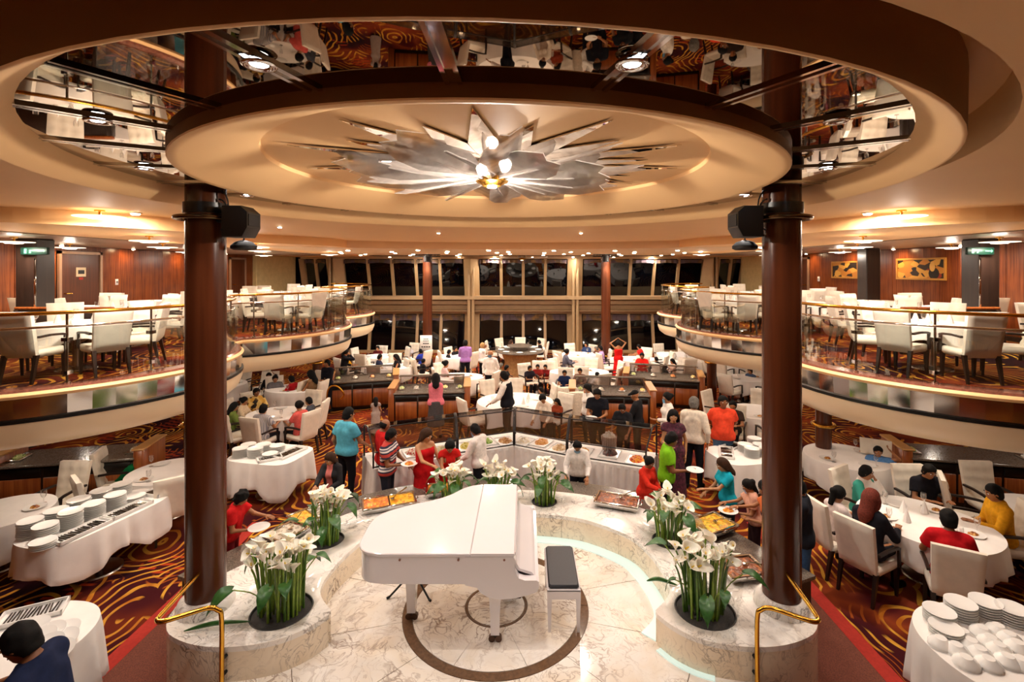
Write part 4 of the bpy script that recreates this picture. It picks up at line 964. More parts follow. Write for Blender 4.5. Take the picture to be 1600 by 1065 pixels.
    R['shirt' if top not in ('dress', 'gown') else 'dress'] = vmesh('shirt', v, f, lin)
    if top == 'vest':
        v, f = net(torso, h, .030, .035, [(neck-u*.03, u), (hip+u*hem, -u)]); R['waistcoat'] = vmesh('waistcoat', v, f, black)
    if top in ('polo', 'long', 'vest') and h < .03:
        v, f = net([(neck-u*.012, neck+u*.014, .062, .056)], min(h, .018), .006, .01, [(neck+u*.022, u), (neck-u*.035, -u)]); R['collar'] = vmesh('collar', v, f, lin)
    if bottom:
        bb = [torso[0]]+legs[-1]+legs[1]; cp = [(hip+u*.06, u)]
        if bottom == 'shorts': ce = None
        if bottom == 'skirt' and not sit: bb = [torso[0], (hip, H((0, 0, .32)), .15*w, .22)]; cp.append((H((0, 0, .34)), H((0, 0, -1))))
        elif bottom == 'shorts': cp.append(((kn[1]+hips[1])/2*H((0, 1, 1))+H((0, .09 if sit else 0, -.08)), H((0, 0, -1.)) if not sit else H((0, 1., 0))))
        v, f = net(bb, h, .010, .03, cp); R['trousers' if bottom == 'trousers' else bottom] = vmesh('trousers', v, f, black)
    for s in (-1, 1):
        v, f = net(feet[s], max(h*.8, .016), .010, .02, [((0, 0, 0.004), (0, 0, -1))]); R['shoe%d' % s] = vmesh('shoe', v, f, black)
    # ---- hair
    hh = min(h, .02); c0 = hc+hu*.022-hf*.014
    cap = lambda k1, k2: [(hc+hf*k1+hu*k2, (hf*1.0-hu*.62)/1.18)]
    if hair in ('short', 'curly'):
        hb_ = [(c0, c0+hu*.012, .091, .087), (hc-hf*.028-hu*.02, hc-hf*.034-hu*.06, .083, .070)]; am = .006 if hair == 'short' else .014
        v, f = net(hb_, hh, .007 if hair == 'short' else .022, .02, (), lambda g, F: np.maximum(F+am*(np.sin(g[:, 0]*62+1)*np.sin(g[:, 1]*57)+np.sin(g[:, 2]*66)*np.sin(g[:, 0]*35+2))*.7, np.maximum((g-(hc+hf*.046).astype(np.float32)) @ ((hf-hu*.62)/1.18).astype(np.float32), (g-(hc-hu*.10).astype(np.float32)) @ (-hu).astype(np.float32))))
    elif hair == 'bald':
        v, f = net([(c0-hu*.01, c0-hu*.012, .093, .092)], hh, .010, .02, [(hc+hu*.045, hu), (hc-hu*.06, -hu), (hc+hf*.0, hf)])
    elif hair == 'cap':
        v, f = net([(c0, c0+hu*.01, .094, .09), (hc+hf*.09+hu*.055, hc+hf*.14+hu*.045, .025, .02)], hh, .012, .02, [(hc+hu*.028, -hu)])
    elif hair == 'long':
        B = [(c0, c0+hu*.012, .094, .088), (c0-hf*.035-hu*.03, neck-fw*.085-u*.06, .085, .075), (neck-fw*.085-u*.06, neck-fw*.10-u*.22, .075, .05), (hc+hr*.078-hu*.02, neck+hr*.085-u*.08, .03, .03), (hc-hr*.078-hu*.02, neck-hr*.085-u*.08, .03, .03)]
        v, f = net(B, hh, .010, .03, cap(.052, 0))
    else:
        B = [(c0, c0+hu*.012, .093, .088), (hc-hf*.115+hu*.03, hc-hf*.12+hu*.03, .042, .042)]
        if hair == 'pony': B.append((hc-hf*.10, neck-fw*.12-u*.12, .035, .025))
        v, f = net(B, hh, .012, .02, cap(.048, 0)+[(hc-hu*.2, -hu)])
    R['hair'] = vmesh('hair', v, f, black)
    if h < .03:
        b = MB(); b.mi = 0
        for s in (-1, 1):
            c_ = Vector(hc+hf*.0795+hr*s*.032+hu*.012); b.lathe([(.002, .0105), (.008, .0075), (.0115, 0), (.008, -.0075), (.002, -.0105)], 8, Matrix.Translation(c_))
        b.mi = 1
        for s in (-1, 1):
            c_ = Vector(hc+hf*.0865+hr*s*.032+hu*.011); b.lathe([(.001, .007), (.006, .004), (.007, 0), (.006, -.004), (.001, -.007)], 8, Matrix.Translation(c_))
        me = b.mesh('eyes', 60); me.materials.append(porcelain); me.materials.append(black); R['eyes'] = me
        b = MB()
        for s in (-1, 1): b.tube([Vector(hc+hf*.088+hr*s*.018+hu*.034), Vector(hc+hf*.088+hr*s*.035+hu*.040), Vector(hc+hf*.078+hr*s*.052+hu*.034)], .005, 5)
        me = b.mesh('eyebrows', 60); me.materials.append(black); R['eyebrows'] = me
        b = MB(); b.tube([Vector(hc+hf*.083-hr*.024-hu*.057), Vector(hc+hf*.094-hu*.056), Vector(hc+hf*.083+hr*.024-hu*.057)], [.004, .0075, .004], 6)
        me = b.mesh('mouth', 60); me.materials.append(M('lips', '8A4038', .5)); R['mouth'] = me
    b = MB(); b.loft([[Vector(hc+hf*(.112-.03*abs(x)**2)*(1-.0*y)+hr*x*.062+hu*y) for x in (-1, -.5, 0, .5, 1)] for y in (-.015, -.05, -.085, -.105)], None, False, False)
    b.v = [tuple(v) for v in b.v]; me = b.mesh('face_mask', 60); me.materials.append(M('blue_face_mask', '8FB6D8', .8)); R['face_mask'] = me
    info = {'hc': hc, 'hf': hf, 'wr': {s: armb[s][1] for s in armb}, 'neck': neck, 'top_z': float((hc+hu*.12)[2])}
    PCACHE[key] = (R, info); return R, info
HAIRC = {'black': '0E0B0A', 'brown': '3A2416', 'grey': '6A645E', 'red': '6A2E22', 'blonde': 'B08A5A'}
SK = ['A87048', '8A5634', 'C08A60', '6E4428']
def cmat(hex_): return M('fabric_'+hex_.lower(), hex_, .9, .12, 25, .15, spec=.15)
NP = [0]
def person(label, loc, rz, pose='stand', sex='m', lean=0., arms=('down', 'down'), hair='short', hc='black', top='tee', tc='FFFFFF', bottom='trousers', bc='1A1A20', skin=0, heavy=1., scale=1., h=.026, look=(.15, 0.), mask=None, tmat=None, group=None, shoe='1A1614', cat='person'):
    R, info = person_meshes(pose, sex, lean, tuple(arms), hair, top, bottom, heavy, h, tuple(look))
    t = thing('person', label, cat, loc, math.radians(rz), group); t.scale = (scale,)*3; NP[0] += 1
    for k, me in R.items():
        if k == 'face_mask' and not mask: continue
        if k == 'mouth' and mask: continue
        nm_ = 'shoe' if k.startswith('shoe') else k
        if k == 'body': m = [M('skin_%d' % skin, SK[skin], .5, .05, 9)]
        elif k in ('shirt', 'dress', 'collar'): m = [tmat or cmat(tc)]
        elif k == 'waistcoat': m = [cmat('15151C')]
        elif k in ('trousers', 'shorts', 'skirt'): m = [cmat(bc)]
        elif k in ('hair', 'eyebrows'): m = [M('hair_'+hc, HAIRC.get(hc, hc), .75, .3, 60, .3, spec=.2)]
        elif k == 'face_mask': m = [M('face_mask_'+mask, mask, .8)]
        elif nm_ == 'shoe': m = [cmat(shoe)]
        else: m = list(me.materials)
        mk(nm_, me, m, t)
    return t, info
def held(t, info, side, z=.02):     # world position of a hand
    w = Vector(info['wr'][side]); return t.matrix_basis @ w
# ================================================================ CHAIRS
def chair_protos():
    # faces +Y; origin on the floor under the seat
    m = {}
    b = MB(); b.rbox(-.235, .235, -.24, .27, .36, .47, .03); m['seat'] = b.mesh('seat', 40)
    b = MB()                                   # slab with tufted front
    n = 12; F, B = [], []
    for i in range(n+1):
        z = .40+.62*i/n; y = -.22-.115*i/n
        w = .225+.022*i/n; ed = .0
        rf, rb = [], []
        for j in range(n+1):
            x = -w+2*w*j/n; u_, v_ = abs(math.sin(PI*3*j/n)), abs(math.sin(PI*4*i/n)); e = min(j, n-j, i, n-i)
            rf.append((x, y+.028+.022*min(1, u_*1.6)*min(1, v_*1.6)*(1 if e else 0), z)); rb.append((x, y-(.055 if e else .03), z))
        F.append(rf); B.append(rb)
    v = [p for r in F for p in r]+[p for r in B for p in r]; o = (n+1)**2; f = []
    for i in range(n):
        for j in range(n):
            a = i*(n+1)+j; f.append((a, a+1, a+n+2, a+n+1)); f.append((o+a, o+a+n+1, o+a+n+2, o+a+1))
    for j in range(n):
        f.append((j, o+j, o+j+1, j+1)); a = n*(n+1)+j; f.append((a, a+1, o+a+1, o+a))
        a = j*(n+1); f.append((a, a+n+1, o+a+n+1, o+a)); a += n; f.append((a, o+a, o+a+n+1, a+n+1))
    b.add(v, f); m['backrest'] = b.mesh('backrest', 50)
    for k, (x, y0, y1) in enumerate(((-.21, .235, .245), (.21, .235, .245), (-.21, -.22, -.30), (.21, -.22, -.30))):
        b = MB(); b.loft([[(x+u*r, y+v_*r, z) for u, v_ in ((-1, -1), (1, -1), (1, 1), (-1, 1))] for r, y, z in ((.016, y1, 0), (.026, y0, .40))]); m['leg%d' % k] = b.mesh('leg', 20)
    for k, s in enumerate((-1, 1)):
        b = MB(); x = s*.252
        b.loft([[(x-.018, y, z-.02), (x+.018, y, z-.02), (x+.018, y, z+.012), (x-.018, y, z+.012)] for y, z in ((-.24, .66), (-.05, .67), (.15, .66), (.23, .64))])
        b.loft([[(x-.016, y-.018, z), (x+.016, y-.018, z), (x+.016, y+.018, z), (x-.016, y+.018, z)] for y, z in ((.225, .40), (.21, .64))]); m['armrest%d' % k] = b.mesh('armrest', 25)
    for k, me in m.items(): me.materials.append(seatm if k in ('seat', 'backrest') else dark_wood)
    return m
CHM = chair_protos(); CHR = [None]; CHL = []
GC = 'cream upholstered dining chairs'
def chair(x, y, rz, label, z=0, group=None):
    if CHR[0] is None:
        t = thing('dining_chair', label, 'chair', (x, y, z), math.radians(rz), group); CHL.append(t)
        for k, me in CHM.items(): mk(k.rstrip('0123456789'), me, me.materials[0], t)
        CHR[0] = t; return t
    t = dup(CHR[0], (x, y, z), math.radians(rz), label); CHL.append(t)
    if group: t['group'] = group
    return t
# ================================================================ CLOTHS AND TABLES
def cloth_mesh(rx, ry, p, drop, cd=0, nf=14, amp=.02, seed=0, n=84):
    rnd = random.Random(seed); ph = rnd.random()*6.28
    def R(t): return 1/((abs(math.cos(t))/rx)**p+(abs(math.sin(t))/ry)**p)**(1/p)
    b = MB(); rings = []
    rows = [(.05, 0, 0), (.5, 0, 0), (.93, 0, 0), (1.0, -.006, 0)]+[(1.0, -.03-q, q/max(drop, .01)) for q in [drop*i/6 for i in range(1, 7)]]
    for ri, (fr, dz, w) in enumerate(rows):
        ring = []
        for i in range(n):
            t = 2*PI*i/n; wave = math.cos(nf*t+ph)+.5*math.cos((nf*2-3)*t+ph*2); r = R(t)*fr+(.012 if ri > 3 else 0)+w*(amp*wave+.03)
            z = dz
            if ri > 3: z = -.03-(drop+cd*abs(math.sin(2*t))**3+.012*math.sin(5*t+ph))*w
            ring.append((r*math.cos(t), r*math.sin(t), .004+z))
        rings.append(ring)
    rings = rings+[[(x*.994, y*.994, z-.004) for x, y, z in r] for r in rings[:3:-1]]
    b.loft(rings, None, False); b.f.append(tuple(range(n-1, -1, -1))); b.m.append(0); return b.mesh('cloth', 55)
def pos8(a, deg=True):
    """where a direction points as seen from the camera"""
    d = a if deg else math.degrees(a); d %= 360
    return ['right', 'far right', 'far', 'far left', 'left', 'near left', 'near', 'near right'][int(((d+22.5) % 360)//45)]
def table(x, y, rx, ry, rot, desc, z=0, zt=.75, p=2., drop=.35, cd=.12, seed=0, amp=.02, nf=14, group='cloth-covered dining tables'):
    t = thing('dining_table', 'table under the white cloth, '+desc, 'table', (x, y, z), math.radians(rot), None)
    b = MB(); n = 28
    def R(a): return 1/((abs(math.cos(a))/rx)**p+(abs(math.sin(a))/ry)**p)**(1/p)*.985
    ol = [(R(2*PI*i/n)*math.cos(2*PI*i/n), R(2*PI*i/n)*math.sin(2*PI*i/n)) for i in range(n)]
    b.prism(ol, zt-.035, zt-.002); b.obj('tabletop', station_wood, t, 30)
    b = MB(); b.lathe([(.06, .03), (.05, .2), (.07, zt-.04)], 14); b.obj('pedestal', steel, t); b = MB(); b.lathe([(.28, 0), (.27, .02), (.06, .05)], 20); b.obj('foot', steel, t)
    c = mk('tablecloth', cloth_mesh(rx, ry, p, drop, cd, nf, amp, seed), lin, None, (x, y, z+zt), math.radians(rot)); tag(c, 'white tablecloth over the '+desc, 'tablecloth'); return t
# ---- tableware
def lathe_mesh(name, prof, n, mat, sm_=50):
    me = MB().lathe(prof, n).mesh(name, sm_); me.materials.append(mat); return me
PLATE = lathe_mesh('plate', [(.02, .0), (.075, .0), (.08, .004), (.135, .016), (.134, .019), (.08, .008), (.02, .007)], 22, porcelain)
BOWL = lathe_mesh('bowl', [(.02, 0), (.045, 0), (.05, .006), (.085, .03), (.10, .055), (.096, .055), (.08, .032), (.045, .011), (.01, .010)], 20, porcelain)
GLASS = lathe_mesh('glass', [(.036, 0), (.034, .003), (.006, .008), (.005, .07), (.03, .10), (.038, .14), (.034, .19), (.0325, .19), (.036, .14), (.028, .102), (.004, .078)], 14, clear_glass)
NAP = lathe_mesh('napkin', [(.055, 0), (.04, .06), (.018, .13), (.002, .19)], 8, lin, 20)
def plate(x, y, z, label, group=None, s=1., mesh=None, name='plate', cat='plate', tilt=0):
    o = mk(name, mesh or PLATE, porcelain if mesh is not GLASS and mesh is not NAP else (mesh.materials[0]), None, (x, y, z)); o.scale = (s,)*3
    if tilt: o.rotation_euler.x = tilt
    return tag(o, label, cat, group)
def heap_mesh(name, rx, ry, h, seed, mat, n=18, bumps=.35):
    rnd = random.Random(seed); b = MB(); k = 7; rings = []
    for i in range(k+1):
        fr = 1-i/k*.98; z = h*(1-fr**2.4)
        rings.append([(rx*fr*math.cos(2*PI*j/n)*(1+.1*rnd.uniform(-1, 1)), ry*fr*math.sin(2*PI*j/n)*(1+.1*rnd.uniform(-1, 1)), max(0, z+h*bumps*rnd.uniform(-1, 1)*(1 if i else 0))) for j in range(n)])
    b.loft(rings); me = b.mesh(name, 60); me.materials.append(mat); return me
def food(name, label, x, y, z, rx, ry, h, colors, rz=0, scale=14):
    k = 'food_'+'_'.join(colors)
    if k not in MATS:
        t = NT(k); v = t.n('ShaderNodeTexVoronoi', ins={'Vector': t.coord(), 'Scale': 34.}); st = [(i/len(colors), srgb(c)) for i, c in enumerate(colors)]
        t.set(color=t.ramp(v.outputs['Color'], st, 'CONSTANT'), rough=.35); t.bump(v.outputs['Distance'], .5, .01); MATS[k] = t.m
    o = mk(name, heap_mesh(name, rx, ry, h, int(x*97+y*31) & 255, MATS[k]), MATS[k], None, (x, y, z), rz); return tag(o, label, 'food', None, 'stuff')
def setting(x, y, zt, r, desc, n, glasses=True, napk=False, foodc=None, seed=0, rot=0, plates=True):
    rnd = random.Random(seed)
    for k in range(n):
        a = math.radians(rot+360*k/n+rnd.uniform(-8, 8)); px, py = x+r*math.cos(a), y+r*math.sin(a); pp = pos8(math.degrees(a))
        if plates: plate(px, py, zt+.006, 'white plate, %s side, %s' % (pp, desc), None)
        if foodc and k % 2 == 0: food('leftover_food', 'food heap, %s plate, %s' % (pp, desc), px, py, zt+.014, .06, .05, .025, foodc[k % len(foodc)])
        if glasses: plate(px+.17*math.cos(a+1.1)-.05*math.cos(a), py+.17*math.sin(a+1.1)-.05*math.sin(a), zt+.006, 'stemmed glass, %s side, %s' % (pp, desc), 'glasses on the '+desc, 1., GLASS, 'wine_glass', 'glass')
        if napk: plate(x+(r-.2)*math.cos(a+.3), y+(r-.2)*math.sin(a+.3), zt+.006, 'standing white napkin, %s side, %s' % (pp, desc), 'napkins on the '+desc, 1., NAP, 'napkin', 'napkin')
NCH = {}
def chairs_round(x, y, r, angs, desc, z=0, jit=6, rx=1., ry=1.):
    used = {}
    for k, a in enumerate(angs):
        rnd = random.Random(int(x*31+y*17+a)); aa = math.radians(a); px, py = x+r*rx*math.cos(aa), y+r*ry*math.sin(aa)
        pp = pos8(a); used[pp] = used.get(pp, 0)+1
        lab = 'cream chair, %s%s side, %s' % ('second ' if used[pp] == 2 else '', pp, desc)
        if used[pp] > 2: lab = 'cream chair, third on %s side, %s' % (pp, desc)
        chair(px, py, math.degrees(math.atan2(y-py, x-px))-90+rnd.uniform(-jit, jit), lab, z, GC)
# ================================================================ UPPER DECK
for s, sd in ((1, 'right'), (-1, 'left')):
    D = ', %s balcony' % sd
    ut = [(6.95, 8.0, .62, 'near front round table'+D, [205, 260, 325, 40, 100, 150] if s > 0 else [335, 280, 215, 140, 80, 30], 1),
          (9.3, 7.6, .6, 'outer near round table'+D, [200, 90, 20, 280], 0), (8.1, 10.4, .6, 'second row round table'+D, [160, 40, 265, 340, 100], 1), (10.1, 11.3, .55, 'wall-side round table'+D, [90, 180, 270, 0], 0),
          (9.9, 13.4, .55, 'third row round table'+D, [90, 180, 270], 0), (5.95, 13.1, .5, 'front table of the far lobe'+D, [200, 262, 340, 95], 1), (7.7, 13.0, .55, 'inner round table of the far lobe'+D, [230, 300, 60, 150], 1),
          (7.2, 15.4, .55, 'rear round table of the far lobe'+D, [200, 270, 340, 90], 1), (6.7, 17.7, .5, 'round table in the last lobe'+D, [180, 260, 0, 90], 1), (9.3, 16.2, .55, 'fourth row round table'+D, [90, 180, 270, 0], 0), (9.0, 18.8, .55, 'last wall-side round table'+D, [90, 180, 270], 0)]
    for k, (x, y, r, d, an, st) in enumerate(ut):
        if s < 0 and not (k == 0): an = [180-a for a in an]
        table(s*x, y, r, r, 45, d, FLOOR2, .75, 2., .18, .26, k, .014, 12)
        chairs_round(s*x, y, r+.22, an, d, FLOOR2)
        if st: setting(s*x, y, FLOOR2+.75, r*.68, d, 4, True, k < 3 or k == 5, None, k, 20, False)
    t = thing('partition', 'low dark wooden screen between the tables%s' % D, 'partition', (s*8.4, 9.35, FLOOR2), 0)
    MB().rbox(-.9, .9, -.04, .04, .06, .85, .01).obj('panel', dark_wood, t); MB().rbox(-.92, .92, -.05, .05, .85, .90, .012).obj('top_rail', station_wood, t)
    for x in (-.88, .88): MB().rbox(x-.05, x+.05, -.05, .05, 0, .85, .01).obj('post', dark_wood, t)
# ================================================================ LOWER DINING TABLES
FOODS = [('B8742C', '8A4A1C', 'D8A858'), ('6A7A2C', 'D8C890', 'A8501C')]
def lt(px, py, r, desc, angs, n=3, seed=0, rx=None, ry=None, rot=0, fd=True, gl=True, napk=False, drop=.35, cd=.12, p=2., off=.26):
    q = at(px, py, .75); rx_, ry_ = rx or r, ry or r
    table(q.x, q.y, rx_, ry_, rot, desc, 0, .75, p, drop, cd, seed)
    chairs_round(q.x, q.y, 1., angs, desc, 0, 5, rx_+off, ry_+off)
    if n: setting(q.x, q.y, .75, min(rx_, ry_)*.66, desc, n, gl, napk, FOODS if fd else None, seed, 15)
    return q
TB = {}
TB['L1'] = lt(437, 645, .62, 'round table of the left family beside the balcony', [195, 235, 262, 300, 348, 30, 75, 130], 4, 1, .75, .62)
TB['L2'] = lt(462, 606, .6, 'second left table under the balcony edge', [180, 262, 320, 20, 80, 130], 3, 2, .85, .6)
TB['C'] = lt(805, 626, .95, 'large round table behind the buffet tables', [215, 262, 318, 20, 62, 92, 122, 158], 4, 3, 1.0, .9, fd=False, napk=True)
TB['P'] = lt(716, 588, .8, 'white table left of the round bar', [200, 280, 330, 60, 120], 3, 4, .85, .6)
TB['N'] = lt(605, 572, .7, 'far left table behind the wooden station', [170, 215, 265, 325, 30, 90], 3, 5, .9, .6)
TB['F1'] = lt(592, 556, .6, 'small window table at the far left', [160, 30, 90, 250], 2, 6)
TB['F2'] = lt(705, 556, .6, 'window table behind the purple-shirted man', [170, 60, 260, 330], 2, 7)
TB['F3'] = lt(812, 542, .75, 'middle window table behind the round bar', [180, 0, 90, 50, 130], 3, 8, .9, .6)
TB['R1'] = lt(905, 580, .8, 'white table right of the round bar', [190, 235, 275, 320, 70, 120, 20], 3, 9, 1.0, .6)
TB['F4'] = lt(905, 553, .7, 'window table left of the right far column', [185, 230, 100, 60, 0], 3, 10, .85, .6)
TB['F5'] = lt(990, 560, .8, 'window table of the red-shirted diners', [200, 262, 310, 60, 110, 0], 3, 11, .9, .6)
TB['F6'] = lt(1063, 557, .7, 'long window table set with napkins', [175, 195, 262, 280, 345, 5, 60, 110], 4, 12, .75, 1.2, 0, False, True, True, p=5, off=.22)
TB['R2'] = lt(1166, 590, .6, 'round table near the right short column', [190, 215, 150, 60, 0, 290], 2, 13)
TB['R3'] = lt(1180, 642, .7, 'round table behind the man in the orange polo', [130, 190, 265, 60, 20], 3, 14)
TB['R4'] = lt(1322, 712, .7, 'right table under the near balcony', [100, 150, 30, 350, 270], 4, 15)
TB['R5'] = lt(1152, 566, .7, 'far right table under the balcony', [90, 180, 270, 0, 220], 2, 16)
TB['L3'] = lt(345, 600, .7, 'far left table deep under the balcony', [90, 180, 270, 0, 45], 2, 17)
TB['L4'] = lt(262, 735, .6, 'left table behind the near column', [100, 160, 235, 275, 310], 3, 18)
TB['L5'] = lt(0, 800, .6, 'left table in the dark under the near balcony', [30, 90, 180, 330], 1, 19)
TB['R6'] = lt(1640, 800, .6, 'right table in the dark under the near balcony', [150, 90, 210, 270], 1, 20)
q = Vector((5.85, 6.78, .75)); TB['D'] = q
DD = 'oval family table on the right'
table(q.x, q.y, .80, .72, -62, DD, 0, .75, 2.2, .30, .10, 21, .02, 20)
for (x, y, rz, l) in ((4.88, 6.38, -63, 'big cream chair under the woman with reddish hair, seen from behind'), (5.51, 5.96, -30, 'big cream chair under the man in red, seen from behind'), (4.35, 6.75, -80, 'cream chair turned sideways left of the oval family table'), (4.95, 7.35, -120, 'cream tufted chair behind the small girl'), (5.6, 7.65, -165, 'cream chair of the boy in the raglan shirt'), (6.55, 7.6, 150, 'cream chair of the man in the black t-shirt'), (6.85, 6.75, 85, 'tufted chair of the boy in yellow'), (6.75, 5.75, 45, 'shadowed cream chair at the near right of the family table')):
    chair(x, y, rz, l, 0, GC)
setting(q.x, q.y, .75, .48, DD, 5, True, True, FOODS, 22, 30)
def cutlery_tray(x, y, z, rz, label, L=.55, w=.2):
    t = thing('cutlery_tray', label, 'tray', (x, y, z), rz)
    b = MB(); b.box(-L/2, L/2, -w/2, w/2, 0, .012)
    for a in ((-L/2, L/2, -w/2, -w/2+.015), (-L/2, L/2, w/2-.015, w/2), (-L/2, -L/2+.015, -w/2, w/2), (L/2-.015, L/2, -w/2, w/2)): b.box(a[0], a[1], a[2], a[3], 0, .045)
    b.obj('tray', porcelain, t, 0)
    rnd = random.Random(int(x*100))
    for k in range(14):
        u = -L*.38+L*.76*k/13; b = MB(); a0 = rnd.uniform(-.12, .12)
        b.loft([[(u+xx+yy*a0, yy, zz) for xx, zz in ((-.008, .02), (.008, .02), (.006, .026+.01*rnd.random()), (-.006, .026))] for yy in (-w*.36, 0, w*.36)]); b.obj('fork', M('dark_steel_cutlery', '6A625A', .25, .2, 40, metal=1.), t, 30)
    return t
def stacks(cx, cy, rot, grid, z, where, hts, sp=.29, mesh=None, kind='plate', dz=.024, s=1.):
    a = math.radians(rot); rnd = random.Random(int(cx*50)); m = mesh or PLATE
    for k, (u, v) in enumerate(grid):
        x, y = cx+(u*math.cos(a)-v*math.sin(a))*sp, cy+(u*math.sin(a)+v*math.cos(a))*sp; n = hts[k % len(hts)]
        for i in range(n):
            o = plate(x+rnd.uniform(-.004, .004), y+rnd.uniform(-.004, .004), z+i*dz, 'white %s, %s from top, stack %s' % (kind, NTH[n-1-i], where(k, u, v)), '%s stack %s' % (kind, where(k, u, v)), s, m, kind, kind)
NTH = ['first', 'second', 'third', 'fourth', 'fifth', 'sixth', 'seventh', 'eighth', 'ninth', 'tenth', 'eleventh', 'twelfth', 'thirteenth', 'fourteenth']
ORD = ['first', 'second', 'third', 'fourth', 'fifth', 'sixth']
def wher(desc, n0=None):
    def f(k, u, v): return '%d along and %d deep, %s' % (int(round(u*1))+1, int(round(v))+1, desc)
    def g(k, u, v): return '%s of the %s row, %s' % (ORD[int(round(u-0)) % 6], ['front', 'middle', 'rear'][int(round(v)) % 3], desc)
    return g
# near-left serving table
a_ = at(84, 836, .76); b_ = at(216, 778, .76); c_ = (a_+b_)/2; ang = math.degrees(math.atan2(b_.y-a_.y, b_.x-a_.x)); SL = 'left serving table'
table(c_.x, c_.y, .84, .44, ang, SL, 0, .76, 4, .34, .16, 31, .03, 12)
ca, sa = math.cos(math.radians(ang)), math.sin(math.radians(ang))
loc = lambda u, v: (c_.x+u*ca-v*sa, c_.y+u*sa+v*ca)
o0 = loc(-.64, -.02); stacks(o0[0], o0[1], ang, [(u, v) for v in (0, 1) for u in range(5)], .766, wher(SL), [8, 10, 9, 9, 3, 9, 9, 10, 10, 9], .278)
x, y = loc(-.40, -.27); cutlery_tray(x, y, .766, math.radians(ang), 'nearer white cutlery tray on the left serving table', .62, .26)
x, y = loc(.20, -.27); cutlery_tray(x, y, .766, math.radians(ang), 'farther white cutlery tray on the left serving table', .55, .24)
x, y = loc(.70, -.14); cutlery_tray(x, y, .766, math.radians(ang+90), 'small cutlery tray at the far end of the left serving table', .34, .2)
x, y = loc(-.78, -.22); stacks(x, y, 0, [(0, 0)], .766, lambda *k: 'at the near end, left serving table', [4])
for s, nm_, px in ((-1, 'left', 424), (1, 'right', 1166)):
    c = at(px, 708, .76); d = '%s middle serving table' % nm_
    table(c.x, c.y, .66, .50, 12*s, d, 0, .76, 4.5, .42, .22, 33+s, .03, 12)
    g = [(u, v) for v in (0, 1) for u in range(3)]
    stacks(c.x+(-.48 if s < 0 else .02), c.y-.18, 0, g, .766, wher(d), [7, 7, 3, 6, 6, 5], .275)
    if s > 0: stacks(c.x+.02, c.y+.36, 0, [(1, 0)], .766, lambda *k: 'farthest back, right middle serving table', [7], .3)
    cutlery_tray(c.x+(.36 if s < 0 else -.38), c.y-.02, .766, math.radians(70), 'white cutlery tray on the '+d, .6, .26)
    cutlery_tray(c.x+(.12 if s < 0 else -.12), c.y-.30 if s < 0 else c.y+.32, .766, math.radians(35), 'second cutlery tray on the '+d, .4, .24)
# front corner tables
c = at(24, 1003, .76); d = 'front left round table'
table(c.x, c.y, .58, .58, 0, d, 0, .76, 2.2, .5, .1, 41, .03, 14)
for k, (px, py, tl) in enumerate(((98, 985, .3), (75, 992, .5), (60, 1003, .4), (95, 1000, .5), (72, 1012, .6), (50, 985, .2), (88, 1018, .45))):
    o = at(px, py, .80); plate(o.x, o.y, .79+.018*(k % 3), 'tilted white plate piled at the %s of the front left round table' % ['back', 'middle', 'left', 'right', 'front', 'far left', 'near right'][k], 'tilted plates on the front left table', 1., PLATE, 'plate', 'plate', tl*.5)
o = at(52, 960, .77); cutlery_tray(o.x, o.y, .768, .5, 'white cutlery tray on the front left round table', .5, .26)
c = Vector((4.70, 4.46, .76)); d = 'front right round table'
table(c.x, c.y, .66, .66, 0, d, 0, .76, 2.2, .5, .1, 42, .03, 14)
for k, (px, py, n) in enumerate(((1468, 965, 5), (1501, 956, 6), (1540, 954, 6), (1582, 965, 6), (1478, 987, 4))):
    o = at(px, py, .80)
    for i in range(n): plate(o.x, o.y, .766+i*.024, 'white plate, %s from top, %s stack, front right table' % (NTH[n-1-i], ORD[k]), 'plate stack %s, front right table' % ORD[k])
bw = [(1505, 990), (1535, 985), (1560, 982), (1518, 1005), (1548, 1000), (1578, 995), (1495, 1012), (1532, 1018), (1562, 1012), (1590, 1008), (1510, 1032), (1545, 1034), (1575, 1030), (1470, 1002), (1596, 1034)]
for k, (px, py) in enumerate(bw):
    o = at(px, py, .80)
    for i in range(2): plate(o.x, o.y, .766+.055+i*.018, '%s upturned white bowl, %s from the table back, front right table' % (['lower', 'upper'][i], ['first', 'second', 'third', 'fourth', 'fifth', 'sixth', 'seventh', 'eighth', 'ninth', 'tenth', 'eleventh', 'twelfth', 'thirteenth', 'fourteenth', 'fifteenth'][k]), 'upturned bowls on the front right table', 1.0, BOWL, 'bowl', 'bowl', PI)
# ================================================================ BUFFET
# outer shelf of the planter with chafing dishes
def offs(P, d): return [(p[0]+n.x*d, p[1]+n.y*d) for p, n in zip(P, normals(P, 1))]
ROUT = OUT_S[3:]
